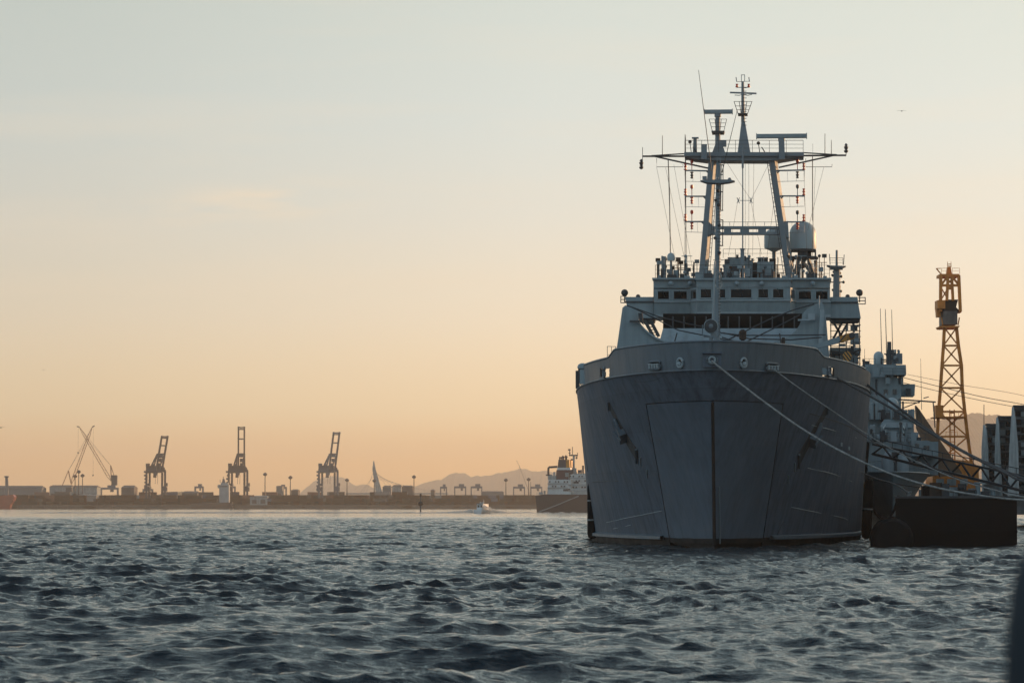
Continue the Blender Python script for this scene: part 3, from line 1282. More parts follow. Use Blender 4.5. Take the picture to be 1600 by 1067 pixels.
# bridge front below the windows: three facets
mb = MB()
Z0, Z1 = 495, 469.5
c0, c1, c2, c3 = P(1022, Z0 + 1, 286.3), P(1080, Z0 + 1, 286.3), P(1089, Z0 - 3, 282.5), P(1235, Z0 - 3, 282.5)
c4, c5 = P(1242, Z0 + 1, 286.3), P(1298, Z0 + 1, 286.3)
t0, t1, t2, t3 = P(1022, Z1, 286.0), P(1078, Z1, 286.0), P(1089, Z1 - 2, 282.2), P(1235, Z1 - 2, 282.2)
t4, t5 = P(1243, Z1, 286.0), P(1298, Z1, 286.0)
lo_ = [c0, c1, c2, c3, c4, c5]
up_ = [t0, t1, t2, t3, t4, t5]
bk = AX * 5
vs = lo_ + up_ + [p + bk for p in lo_] + [p + bk for p in up_]
fs = [(i, i + 1, 7 + i, 6 + i) for i in range(5)] + [(12 + i, 18 + i, 19 + i, 13 + i) for i in range(5)]
fs += [(6 + i, 7 + i, 19 + i, 18 + i) for i in range(5)] + [(i, 12 + i, 13 + i, i + 1) for i in range(5)]
fs += [(0, 6, 18, 12), (5, 17, 23, 11)]
mb.add(vs, fs)
mb.build('bridge_front', GREY, bridge)
mb = MB()
for a_, b_ in zip(lo_[:-1], lo_[1:]):
    mb.bar(a_ - AX * 0.06 + UP * 0.12, b_ - AX * 0.06 + UP * 0.12, 0.16, 0.22)
for a_, b_ in zip(up_[:-1], up_[1:]):
    mb.bar(a_ - AX * 0.05 - UP * 0.10, b_ - AX * 0.05 - UP * 0.10, 0.12, 0.10)
mb.build('ledge', GREYL, bridge)


def pane(x0, x1, y0, y1, D):
    m_ = MB()
    m_.prism([P(x0, y0, D + 0.05), P(x1, y0, D + 0.05), P(x1, y1, D + 0.27), P(x0, y1, D + 0.27)], AX * 0.05)
    m_.build('window', GLASS, bridge)
    m_ = MB()
    for q in (((x0, y0), (x1, y0)), ((x1, y0), (x1, y1)), ((x1, y1), (x0, y1)), ((x0, y1), (x0, y0))):
        m_.bar(P(*q[0], D - 0.02), P(*q[1], D - 0.02), 0.10)
    m_.build('window_frame', GREY, bridge)
    m_ = MB()
    m_.bar(P(x0 + .8, y0 + 2.0, D + .02), P(x1 - .8, y0 + 2.0, D + .02), 0.03, 0.07)
    m_.build('blind', GREYL, bridge)
    m_ = MB()
    xm = (x0 + x1) / 2
    m_.bar(P(xm - 1.5, y0 + 1, D - .03), P(xm + 2.5, y1 - 4, D + .06), 0.03)
    m_.build('wiper', DARK, bridge)


def mullions(wins, xa, xb, y0, y1, D):
    edges = [xa] + [v for w_ in wins for v in w_] + [xb]
    for a_, b_ in zip(edges[0::2], edges[1::2]):
        if b_ - a_ < 0.5:
            continue
        m_ = MB()
        m_.pp([(a_, y0 - 1.5), (b_, y0 - 1.5), (b_, y1 + 1.5), (a_, y1 + 1.5)], D, 0.35)
        m_.build('mullion', GREY, bridge)
    for w_ in wins:
        pane(w_[0], w_[1], y0, y1, D)


mullions([(1094, 1112), (1116, 1134), (1141, 1175), (1184, 1201), (1207, 1225)], 1089, 1235, 449.5, 466, 282.4)
mullions([(1027, 1046), (1052, 1074)], 1022, 1078, 453, 468.3, 286.2)
mullions([(1247, 1268), (1274, 1294)], 1243, 1297, 453, 468.3, 286.2)
# the slanted corner windows
for xa, xb, Da, Db in ((1078, 1089, 286.2, 282.4), (1243, 1235, 286.2, 282.4)):
    m_ = MB()
    q = [P(xa, 451, Da), P(xb, 449, Db), P(xb, 467.5, Db), P(xa, 469.8, Da)]
    m_.prism(q, AX * 0.3)
    m_.build('mullion', GREY, bridge)
    m_ = MB()
    u = (0.15, 0.85)
    q2 = [q[0].lerp(q[1], u[0]) - UP * 0.16, q[0].lerp(q[1], u[1]) - UP * 0.16, q[3].lerp(q[2], u[1]) + UP * 0.10, q[3].lerp(q[2], u[0]) + UP * 0.10]
    m_.prism([p - AX * 0.04 for p in q2], AX * 0.03)
    m_.build('window', GLASS, bridge)
# roof edge, lamps on the brow
mb = MB()
mb.pp([(1019, 434), (1299, 434), (1299, 437), (1019, 437)], 286.1, 14)
mb.pp([(1086, 434.5), (1238, 434.5), (1238, 437.5), (1086, 437.5)], 282.0, 4.0)
mb.build('roof_edge', GREY, bridge)
for x in (1048, 1078, 1151, 1190, 1270):
    mb = MB()
    mb.ball(P(x, 443, 286 if x in (1048, 1078, 1270) else 282), 0.22, 10)
    mb.build('brow_lamp', GREY, bridge, smooth=True)
mb = MB()
mb.box(P(1257, 465, 288.0), 1.1, 0.8, 0.9)
mb.build('console', GREYL, bridge)
# bridge wings
for s2, poly, ledge in ((-1, [(976.5, 464), (1021.5, 464), (1021.5, 497), (1000, 497), (980, 481)], ((976, 471.5), (1021.5, 471.5))),
                        (1, [(1297.5, 464), (1340, 464), (1341, 473), (1345, 497), (1297.5, 497)], ((1297.5, 472.5), (1341, 472.5)))):
    mb = MB()
    mb.pp(poly, 286.8, 4.5)
    bw = mb.build('bridge_wing', GREY, ship)
    mb = MB()
    mb.bar(P(*ledge[0], 286.7), P(*ledge[1], 286.7), 0.12, 0.10)
    mb.build('ledge', DARK, bw)
    mb = MB()
    xs = (1000, 1022) if s2 < 0 else (1297, 1344)
    mb.pp([(xs[0], 497.2), (xs[1], 497.2), (xs[1] - 1, 501.5), (xs[0] + 4, 503)], 287.2, 4)
    mb.build('under_frame', DARK, bw)
    xe = 976 if s2 < 0 else 1343
    mb = MB()
    c = P(xe, 457.5, 287.5)
    mb.ball(c, 0.30, 12)
    mb.tube(c - UP * 0.3, c - UP * 0.8, 0.05)
    mb.build('searchlight', DARK, bw, smooth=True)
    mb = MB()
    c = P(997 if s2 < 0 else 1324.5, 463.5, 288)
    mb.ball(c, 0.20, 10)
    mb.build('compass_repeater', DARK, bw, smooth=True)
    mb = MB()
    e = [(970, 463), (970, 473), (979, 473)] if s2 < 0 else [(1352, 465), (1352, 475), (1341, 475)]
    for a_, b_ in ((e[0], e[1]), (e[1], e[2]), ((e[0][0], e[0][1] + 5), (e[2][0], e[0][1] + 5)), (e[0], (e[2][0], e[0][1]))):
        mb.bar(P(*a_, 287.3), P(*b_, 287.3), 0.07)
        mb.bar(P(*a_, 289.3), P(*b_, 289.3), 0.07)
    mb.bar(P(*e[0], 287.3), P(*e[0], 289.3), 0.06)
    mb.bar(P(*e[1], 287.3), P(*e[1], 289.3), 0.06)
    mb.build('wing_bracket', WIRE, bw)

# roof clutter, railings, lockers, vents
mb = MB()
zroof = P(1150, 434, 286).z
for a_, b_ in (((1024, 434, 286.5), (1083, 434, 286.5)), ((1084, 434, 283), (1236, 434, 283)), ((1240, 434, 286.5), (1296, 434, 286.5)), ((1296, 434, 286.5), (1296, 434, 297)), ((1024, 434, 286.5), (1024, 434, 297))):
    mb.rail([P(*a_), P(*b_)], 1.05, 3, 1.5)
mb.rail([P(1040, 421, 289), P(1063, 421, 289)], 1.0, 3, 1.0)
mb.rail([P(1063, 427, 289), P(1084, 427, 289)], 1.0, 3, 1.0)
mb.build('roof_railing', WIRE, ship)
mb = MB()
mb.pp([(1132, 408), (1176, 408), (1176, 436), (1132, 436)], 290, 5)
mb.pp([(1183, 409), (1209, 409), (1209, 436), (1183, 436)], 289, 5)
mb.pp([(1137, 402), (1170, 402), (1170, 408), (1137, 408)], 291, 3)
mb.build('roof_house', GREY, ship)
mb = MB()
mb.rail([P(1130, 403, 290), P(1226, 403, 290)], 0.75, 2, 1.1)
mb.build('roof_railing', WIRE, ship)
for (x0, y0, x1, y1, D, m_) in ((1052, 422, 1061, 436, 288, GREY), (1042, 429, 1057, 436, 287, DARK), (1062, 428, 1070, 436, 288, DARK), (1028, 430, 1038, 436, 288, GREYL), (1086, 425, 1098, 436, 285, GREY),
                                (1100, 427, 1113, 436, 285, DARK), (1070, 431, 1078, 436, 287, GREYL), (1142, 416, 1156, 424, 288.6, DARK), (1160, 419, 1172, 432, 287.5, GREYL), (1147, 424, 1153, 430, 287, GREYL),
                                (1176, 410, 1183, 436, 291, DARK), (1184, 402, 1200, 409, 290, DARK), (1202, 404, 1212, 420, 291, DARK), (1192, 430, 1208, 436, 286, DARK), (1213, 428, 1219, 436, 287, RUSTY),
                                (1222, 431, 1231, 436, 286, GREY), (1262, 427, 1276, 436, 288, DARK), (1286, 431, 1292, 436, 288, GREY), (1240, 430, 1247, 436, 287, GREYL), (1132, 405, 1140, 412, 288, DARK), (1150, 398, 1154, 404, 289, DARK), (1162, 400, 1166, 408, 289, DARK)):
    mb = MB()
    mb.pp([(x0, y0), (x1, y0), (x1, y1), (x0, y1)], D, (x1 - x0) / 18.8 * 0.8)
    mb.build('deck_locker', m_, ship)
rng = random.Random(4)
for k in range(120):
    x = rng.uniform(1028, 1292)
    D = rng.uniform(286, 295)
    h = rng.uniform(5, 20) if rng.random() < .7 else rng.uniform(20, 36)
    base_ = P(x, 435, D)
    mb = MB()
    r_ = rng.choice((0.03, 0.04, 0.06, 0.1))
    mb.tube(base_, base_ + UP * h / 18.8, r_, n=6)
    q = rng.random()
    tp = base_ + UP * h / 18.8
    if q < .35:
        mb.ball(tp, 0.14, 8)
    elif q < .6:
        mb.box(tp, 0.4, 0.3, 0.3)
    elif q < .8:
        mb.bar(tp - LT * 0.45, tp + LT * 0.45, 0.05)
    mb.build('roof_fitting', rng.choice((MAST, DARK, GREY, RUSTY)), ship)
mb = MB()
mb.tube(P(1035, 436, 288), P(1035, 400, 288), 0.10, n=6)
mb.build('antenna_tube', MAST, ship)

# domes
def radome(px, ytop, ycyl, ybot, wpx, D, pole_to, cone=None, frame=None):
    c = P(px, ybot, D)
    r = wpx / 2 / F * D
    Ht = P(px, ytop, D).z - c.z
    Hc = P(px, ycyl, D).z - c.z
    prof = []
    if cone:
        prof += [(r * 0.16, -(c.z - P(px, cone, D).z)), (r * 0.5, -(c.z - P(px, cone, D).z) * .55)]
    prof += [(r * 0.97, 0), (r, 0.12), (r * 1.0, Hc)]
    for i in range(1, 9):
        t = i / 8 * math.pi / 2
        prof.append((r * math.cos(t), Hc + (Ht - Hc) * math.sin(t)))
    m_ = MB()
    m_.lathe(c, prof, 28)
    o = m_.build('radome', RADOME, ship, smooth=True)
    m_ = MB()
    b0 = P(px, cone or ybot, D)
    if frame is None:
        m_.tube(b0, P(px, pole_to, D), 0.16 if wpx > 20 else 0.1, n=10)
        m_.build('pedestal', MAST, o)
    return o


rd = radome(1254.5, 346, 366, 390, 42, 291, 434, frame=True)
mb = MB()
mb.pp([(1236, 390), (1275, 390), (1275, 392), (1236, 392)], 290, 2.0)
mb.pp([(1234, 400), (1276, 400), (1276, 402.5), (1234, 402.5)], 289.6, 2.8)
mb.build('base_ring', DARK, rd)
mb = MB()
for x in (1236, 1274):
    for D in (290.2, 292):
        mb.bar(P(x, 391, D), P(x, 401, D), 0.12)
mb.box(P(1254, 396, 290.6), 0.85, 0.7, 0.5)
mb.box(P(1263, 396, 291.4), 0.5, 0.6, 0.5)
mb.build('base_gear', DARK, rd)
for a_, b_, D in (((1249, 402), (1241, 428), 290), ((1262, 402), (1274, 432), 290), ((1250, 403), (1270, 430), 290.3), ((1260, 403), (1243, 427), 290.3), ((1249, 402), (1245, 432), 292.6), ((1262, 402), (1268, 432), 292.6)):
    mb = MB()
    mb.bar(P(*a_, D), P(*b_, D + (1 if D < 291 else 0)), 0.20)
    mb.build('leg', MAST, rd)
rd2 = radome(1209.5, 357, 371, 388, 31, 292, 434, cone=394)
rd3 = radome(1048.5, 395, 401, 407.5, 12, 288, 434)

# gantry mast -----------------------------------------------------------------
GD = 288.0
mb = MB()
mb.pp([(1069, 238), (1256, 238), (1256, 244), (1069, 244)], GD, 3.6)
mb.pp([(1070, 243.8), (1255, 243.8), (1213, 251), (1104, 250.5), (1084, 248)], GD + 0.3, 3.0)
gm = mb.build('gantry_mast', MAST, ship)
for (xb, xt) in ((1098, 1113.5), (1235.5, 1208)):
    mb = MB()
    w0, w1 = 6.8, 6.2
    f0 = [P(xb - w0, 437, GD + .2), P(xb + w0 - 5, 437, GD + .2), P(xt + w1 - 4, 250, GD + .6), P(xt - w1, 250, GD + .6)]
    f1 = [P(xb - w0, 437, GD + 1.5), P(xb + w0, 437, GD + 1.5), P(xt + w1, 250, GD + 1.9), P(xt - w1, 250, GD + 1.9)]
    mb.add(f0 + f1, [(0, 1, 2, 3), (7, 6, 5, 4), (1, 5, 6, 2), (0, 3, 7, 4), (3, 2, 6, 7), (0, 4, 5, 1)])
    mb.build('mast_leg', MAST, gm)
    mb = MB()
    sgn = 1 if xt < 1160 else -1
    # ladder up the inner edge
    for k in range(26):
        u = k / 25
        x = xb + (xt - xb) * u + sgn * (9 - 1 * u)
        y = 430 - 178 * u
        mb.bar(P(x - 1.5, y, GD), P(x + 1.5, y, GD), 0.04)
    for e in (-1.5, 1.5):
        mb.bar(P(xb + sgn * 9 + e, 432, GD), P(xt + sgn * 8 + e, 252, GD), 0.05)
    mb.build('leg_ladder', WIRE, gm)
# crossbar with slot holes
mb = MB()
mb.pp([(1103, 353.5), (1229, 353.5), (1229, 357.2), (1103, 357.2)], GD + 0.4, 0.9)
mb.pp([(1103, 362.8), (1230, 362.8), (1230, 366.5), (1103, 366.5)], GD + 0.4, 0.9)
for xa, xb in ((1103, 1117), (1131, 1142.5), (1156.5, 1170.5), (1184.5, 1197), (1211, 1229)):
    mb.pp([(xa, 357), (xb, 357), (xb, 363), (xa, 363)], GD + 0.45, 0.8)
mb.build('cross_beam', MAST, gm)
mb = MB()
mb.rail([P(1113, 353, GD + .8), P(1222, 353, GD + .8)], 0.32, 1, 1.4)
mb.build('beam_rail', WIRE, gm)
for pts in ([(1106, 345), (1117, 356), (1117, 364), (1103, 372)], [(1231, 345), (1214, 356), (1214, 364), (1233, 372)]):
    mb = MB()
    mb.pp(pts, GD + .5, 0.7)
    mb.build('gusset', MAST, gm)
# platform rails and panels
mb = MB()
for D in (GD + .1, GD + 3.5):
    mb.rail([P(1070, 238, D), P(1255, 238, D)], 1.0, 3, 1.5)
mb.build('platform_rail', WIRE, gm)
for poly, D, dep in (([(1095.5, 226), (1104.5, 226), (1104.5, 249), (1095.5, 249)], GD - .4, 0.4), ([(1216.5, 217), (1225.5, 217), (1226.5, 249), (1217, 249)], GD - .5, 0.8), ([(1083.5, 216), (1088.5, 216), (1089, 237), (1082.5, 237)], GD + .6, 0.6),
                     ([(1081, 214.5), (1091.5, 214.5), (1091.5, 216), (1081, 216)], GD + .5, 0.7), ([(1125, 219), (1135, 219), (1135, 229), (1125, 229)], GD + 1, 0.5), ([(1113, 238), (1119, 222), (1126, 219), (1133, 238)], GD + .8, 0.3)):
    mb = MB()
    mb.pp(poly, D, dep)
    mb.build('platform_panel', MAST, gm)
for x, y in ((1078, 222), (1185, 224)):
    mb = MB()
    mb.ball(P(x, y, GD + .5), 0.16, 8)
    mb.bar(P(x, y, GD + .5), P(x + 2, 238, GD + .5), 0.06)
    mb.bar(P(x + 5, 230, GD + .5), P(x + 10, 238, GD + .5), 0.08)
    mb.build('lamp', DARK, gm)
# under-platform lattice and lightening holes: braces
for a_, b_ in (((1070, 246), (1084, 247.5)), ((1255, 246), (1240, 249))):
    mb = MB()
    mb.bar(P(*a_, GD + 1), P(*b_, GD + 1), 0.15)
    mb.build('brace', MAST, gm)
# yardarms
for tip, root1, root2, low in (((1004, 244.5), (1069, 240.5), (1069, 244.5), (1108, 263.5)), ((1322, 243), (1256, 239), (1256, 243.5), (1217, 262))):
    mb = MB()
    mid = (tip[0] * .78 + root1[0] * .22, tip[1] * .78 + root1[1] * .22)
    mb.bar(P(*tip, GD + 1.6), P(*root2, GD + 1.6), 0.14)
    mb.bar(P(*mid, GD + 1.6), P(*root1, GD + .8), 0.10)
    mb.bar(P(*mid, GD + 1.6), P(*low, GD + 1.2), 0.13)
    ya = mb.build('yardarm', DARK, gm)
    s2 = -1 if tip[0] < 1160 else 1
    fit = MB()
    # cone and ball day marks at the tip
    for yy in ((tip[1] + 9, tip[1] + 16) if s2 < 0 else (tip[1] - 8, tip[1] - 14)):
        c = P(tip[0] - 2 * (s2 < 0), yy, GD + 1.6)
        fit.lathe(c, [(0.04, -0.24), (0.16, -0.17), (0.19, -.04), (0.06, 0.02), (0.16, 0.08), (0.04, 0.26)], 8)
    fit.bar(P(tip[0], tip[1] - 14, GD + 1.6), P(tip[0], tip[1] + 18 * (s2 < 0), GD + 1.6), 0.05)
    fit.build('yard_fitting', DARK, gm)
    wh = MB()
    for x, y in (((1035, 212), (1071, 211)) if s2 < 0 else ((1289, 209), (1299, 219))):
        wh.tube(P(x, y, GD + 1.6), P(x, 243, GD + 1.6), 0.025, 0.035, 5)
    wh.build('yard_aerial', WIRE, gm)
    lb = MB()
    e0, e1 = ((1026, 1067) if s2 < 0 else (1259, 1300))
    lb.path([P(e0, 248, GD + 1.6), P(e0, 261, GD + 1.6), P(e1, 261, GD + 1.6), P(e1, 257, GD + 1.6)], 0.025, 4)
    lb.build('halyard_frame', WIRE, gm)
# spur arms with red lanterns
def lantern(x, y, up=True, col=None):
    c = P(x, y, GD + 1.0)
    m_ = MB()
    s_ = 1 if up else -1
    m_.lathe(c, [(0.06, 0), (0.14, 0.02 * s_), (0.14, 0.10 * s_), (0.07, 0.13 * s_), (0.07, 0.24 * s_), (0.13, 0.27 * s_), (0.13, 0.36 * s_), (0.07, 0.39 * s_), (0.07, 0.46 * s_), (0.12, 0.49 * s_), (0.12, 0.56 * s_), (0.03, 0.6 * s_)], 8)
    m_.build('signal_lantern', col or RED, gm)


for side, ys in ((-1, (267.5, 307, 346.5)), (1, (267, 306.5, 347))):
    for k, y in enumerate(ys):
        xo = 1070 if side < 0 else 1257
        xi = (1110, 1105, 1102)[k] if side < 0 else (1212, 1218, 1224)[k]
        mb = MB()
        mb.bar(P(xo, y - 1 * (k == 0), GD + 1), P(xi, y, GD + 1), 0.12)
        mb.bar(P(xi + 6 * side, y, GD + 1), P(xi, y + 6, GD + 1), 0.12)
        mb.path([P(xo, y, GD + 1), P(xo, y + 16, GD + 1), P(xi, y + 17, GD + 1)], 0.02, 4)
        for j in (.3, .6):
            mb.bar(P(xo + (xi - xo) * j, y, GD + 1), P(xo + (xi - xo) * j + 1, y + 17, GD + 1), 0.02)
        mb.build('spur_arm', MAST, gm)
        lantern(xo - 1 * side, y - 1, True)
        lantern(xo - 11 * side, y + 1, False, RED if k else DARK)
        m_ = MB()
        c = P(xo - 11 * side, y - 13, GD + 1)
        m_.bar(P(xo - 11 * side, y, GD + 1), c, 0.06)
        m_.lathe(c, [(0.03, -.1), (0.13, 0), (0.13, 0.22), (0.04, 0.28)], 8)
        m_.build('signal_lantern', RED if (k == 0 or side < 0) else DARK, gm)
# centre topmast
mb = MB()
pa = [P(1152.5, 238, GD + .8), P(1172.5, 238, GD + .8), P(1164, 190, GD + 1.5), P(1158.5, 190, GD + 1.5)]
mb.prism(pa, AX * 0.8)
tm = mb.build('topmast', MAST, ship)
mb = MB()
mb.tube(P(1161, 192, GD + 1.7), P(1160.5, 128, GD + 1.7), 0.17, 0.12, 10)
mb.build('topmast_pole', MAST, tm)
mb = MB()
mb.pp([(1153, 177), (1168, 177), (1168, 179), (1153, 179)], GD + .9, 1.5)
for D in (GD + .8, GD + 2.6):
    for (xa, xb) in ((1153, 1147), (1168, 1175), (1158, 1155), (1164, 1167)):
        mb.bar(P(xa, 178, D), P(xb, 159, D), 0.05)
    for y, xa, xb in ((159, 1147, 1175), (166, 1149, 1173), (172, 1151, 1170)):
        mb.bar(P(xa, y, D), P(xb, y, D), 0.04)
for y, xa, xb in ((159, 1147, 1175), (166, 1149, 1173)):
    for x in (xa, xb):
        mb.bar(P(x, y, GD + .8), P(x, y, GD + 2.6), 0.04)
mb.build('crows_nest', WIRE, tm)
mb = MB()
mb.bar(P(1140.5, 145, GD + 1.7), P(1182, 146.5, GD + 1.7), 0.13)
mb.path([P(1148, 149, GD + 1.7), P(1155, 149.5, GD + 1.7), P(1160, 148, GD + 1.7), P(1168, 149.5, GD + 1.7), P(1175, 148, GD + 1.7)], 0.03, 4)
mb.bar(P(1151, 137, GD + 1.7), P(1170, 137, GD + 1.7), 0.06)
mb.bar(P(1151, 128, GD + 1.7), P(1171, 127.5, GD + 1.7), 0.04)
for x in (1151, 1171):
    mb.bar(P(x, 128, GD + 1.7), P(x - 1, 121, GD + 1.7), 0.07)
for a_, b_ in (((1158.5, 128), (1158.5, 117)), ((1163.5, 128), (1163.5, 117)), ((1158.5, 117.5), (1163.5, 117.5))):
    mb.bar(P(*a_, GD + 1.7), P(*b_, GD + 1.7), 0.05)
mb.build('topmast_yard', MAST, tm)
for x in (1151.5, 1170):
    mb = MB()
    mb.lathe(P(x, 137, GD + 1.7), [(0.12, 0), (0.13, 0.1), (0.08, 0.14), (0.08, 0.2), (0.12, 0.24), (0.1, 0.3)], 8)
    mb.build('signal_lantern', RED, tm)
mb = MB()
for k in range(12):
    y = 196 - k * 5.3
    mb.bar(P(1161, y, GD + 1.4), P(1166.5, y, GD + 1.4), 0.045)
mb.build('rung', WIRE, tm)
# radars
def radar(bx0, bx1, by, px, ybase, D, h):
    c = P((bx0 + bx1) / 2, by, D)
    m_ = MB()
    L = (bx1 - bx0) / F * D
    m_.frame(c, LT * L, AX * 0.35, UP * h)
    m_.frame(c - AX * 0.2, LT * L * 1.0, AX * 0.06, UP * h * .8)
    for e in (-1, 1):
        m_.frame(c + LT * e * L * .5, LT * 0.06, AX * 0.5, UP * h * 1.35)
    o = m_.build('radar_scanner', GREY, ship)
    m_ = MB()
    m_.tube(P(px, by, D), P(px, ybase, D), 0.2, 0.24, 10)
    m_.lathe(P(px, by + 6, D), [(0.14, -.2), (0.28, -.1), (0.28, 0.15), (0.14, 0.2)], 10)
    m_.build('radar_post', MAST, o)
    return o


r1 = radar(1100.5, 1144.5, 175, 1121.5, 238, GD + 1.5, 0.34)
mb = MB()
mb.pp([(1111.5, 204.5), (1132, 204.5), (1131, 208), (1112.5, 208)], GD + .8, 1.6)
for D in (GD + .7, GD + 2.5):
    for xa, xb in ((1113, 1108), (1131, 1135.5), (1119, 1117), (1125, 1127)):
        mb.bar(P(xa, 205, D), P(xb, 186.5, D), 0.045)
    for y, xa, xb in ((186.5, 1108, 1135.5), (192.5, 1109.5, 1134), (198.5, 1111, 1132.5)):
        mb.bar(P(xa, y, D), P(xb, y, D), 0.035)
mb.build('basket', WIRE, r1)
radar(1182, 1260.5, 213, 1221, 238, GD + .3, 0.36)

# foremast on the foredeck
FD = 216.0
mb = MB()
mb.tube(P(1119.5, 560, FD), P(1122.5, 256, FD), 0.20, 0.14, 12)
fm = mb.build('foremast', MAST, ship, smooth=True)
mb = MB()
mb.pp([(1094, 282), (1112, 281), (1140, 280.5), (1148, 282.5), (1140, 284.5), (1125, 286.5), (1103, 285)], FD - .6, 1.2)
mb.box(P(1101, 278.5, FD), 0.28, 0.3, 0.22)
mb.ball(P(1121, 279, FD - .4), 0.09, 8)
mb.ball(P(1140, 280.5, FD - .4), 0.12, 8)
mb.build('mast_platform', MAST, fm)
mb = MB()
for x in (1127.0, 1130.0):
    mb.bar(P(x, 258, FD + .1), P(x - 1, 329, FD + .1), 0.05)
for y in (258, 273, 300, 329, 344, 384):
    mb.bar(P(1122, y, FD + .1), P(1130, y, FD + .1), 0.06)
mb.bar(P(1129.5, 344, FD + .1), P(1129, 384, FD + .1), 0.06)
mb.build('mast_bracket', WIRE, fm)
mb = MB()
for k in range(44):
    y = 300 + k * 5.2
    mb.bar(P(1120.5, y, FD - .15), P(1126.5, y, FD - .15), 0.03)
mb.build('rung', WIRE, fm)
for x, y, r_ in ((1121.5, 298, .12), (1123, 320, .13), (1118, 313, .1), (1124, 352, .11), (1117, 372, .1), (1124, 395, .12)):
    mb = MB()
    mb.ball(P(x, y, FD - .2), r_, 8)
    mb.build('mast_lamp', DARK, fm)
mb = MB()
mb.tube(P(1112, 268, FD), P(1091.5, 110, FD), 0.03, 0.018, 5)
mb.build('whip_aerial', WIRE, fm)
mb = MB()
mb.tube(P(1128, 270, FD), P(1152, 172, FD), 0.03, 0.015, 5)
mb.build('whip_aerial', WIRE, fm)
mb = MB()
for x in (1120.5, 1125.5):
    mb.bar(P(x, 256, FD), P(x, 240, FD), 0.05)
for y in (241, 249, 256):
    mb.bar(P(1119.5, y, FD), P(1126.5, y, FD), 0.07)
mb.build('mast_head', MAST, fm)
# jackstaff and bow searchlight
mb = MB()
mb.tube(P(1113.5, 505, 205), P(1117.2, 408, 205), 0.06, 0.05, 8)
mb.build('jackstaff', GREYL, ship)
mb = MB()
c = P(1111, 510, 203)
mb.lathe(c + AX * 0.2, [(0.02, .38), (0.36, 0.32), (0.42, 0.0), (0.40, -.05)], 18, -AX)
mb.build('bow_searchlight', DARK, ship, smooth=True)
mb = MB()
mb.lathe(c - AX * 0.30, [(0.40, 0), (0.43, 0.02), (0.43, 0.07), (0.40, 0.09), (0.40, 0)], 18, AX, cap=False)
so = mb.build('lamp_rim', GREYL, ship, smooth=True)
mb = MB()
mb.lathe(c - AX * 0.26, [(0.39, 0.02), (0.38, 0.0), (0.24, -0.03), (0.08, -0.05), (0.01, -0.055)], 16, AX)
mb.build('lamp_lens', DARK, so, smooth=True)
mb = MB()
mb.ball(c - AX * 0.24, 0.16, 10)
mb.build('lamp_reflector', MAST, so, smooth=True)
mb = MB()
mb.path([c + LT * -.5 + UP * .1, c + LT * -.52 - UP * .45, c + LT * -.4 - UP * .62, c + LT * .4 - UP * .62, c + LT * .52 - UP * .45, c + LT * .5 + UP * .1], 0.05)
mb.tube(c - UP * 0.62, c - UP * 1.7, 0.12, n=8)
mb.box(c - UP * 0.55 + LT * 0.15, 0.35, 0.3, 0.25)
mb.build('lamp_yoke', MAST, so)
mb = MB()
mb.path([P(1120, 424, 210), P(1117.5, 436, 210), P(1118, 447, 210), P(1121, 452, 210), P(1126, 451, 210), P(1128, 445, 210), P(1127, 430, 210), P(1121, 424, 210)], 0.06)
mb.build('rope_loop', ROPE, fm)
# centre staff with small yard in front of the gantry
mb = MB()
mb.tube(P(1160.5, 393, 287), P(1160.5, 238, 287), 0.06, 0.05, 6)
mb.tube(P(1160.5, 263, 286.9), P(1160.5, 228, 286.9), 0.10, 0.10, 6)
mb.bar(P(1153, 313.5, 287), P(1174, 313.5, 287), 0.04)
for x in (1153.5, 1173.5):
    mb.bar(P(x - 2, 309, 287), P(x + 2, 318, 287), 0.06)
    mb.bar(P(x + 2, 309, 287), P(x - 2, 318, 287), 0.06)
mb.lathe(P(1160, 393, 287), [(0.05, -.1), (0.14, 0), (0.22, 0.25)], 8)
mb.tube(P(1160, 393, 287), P(1160, 434, 287), 0.16, 0.2, 8)
mb.build('centre_staff', MAST, ship)
# rigging
mb = MB()
W = []
for x0, y0, x1, y1 in ((1044, 260, 1048, 395), (1026, 262, 1058, 420), (1040, 262, 1075, 430), (1053, 258, 1083, 425), (1070, 210, 1072, 436), (1071, 267, 1069, 436),
                       (1133, 250, 1175, 315), (1204, 250, 1172, 315), (1152, 318, 1138, 400), (1174, 318, 1190, 398), (1164.5, 250, 1164.5, 400), (1170, 250, 1170, 400), (1178, 250, 1176, 400),
                       (1287, 262, 1262, 360), (1270, 225, 1270, 436), (1274, 262, 1268, 420), (1256, 267, 1262, 430), (1217, 252, 1196, 420)):
    mb.path([P(x0, y0, GD + 1.5), P((x0 + x1) / 2, (y0 + y1) / 2 + 1, GD + 1.5), P(x1, y1, GD + 1.5)], 0.012, 4)
mb.path([P(1044, 250, GD + 1.4), P(1046, 300, GD + 1.4), P(1047.5, 395, GD + 1.4)], 0.04, 4)
mb.path([P(1071, 215, GD + 1.4), P(1072, 425, GD + 1.4)], 0.035, 4)
mb.path([P(1269.5, 245, GD + 1.4), P(1269.5, 345, GD + 1.4)], 0.035, 4)
mb.build('rigging', WIRE, ship)
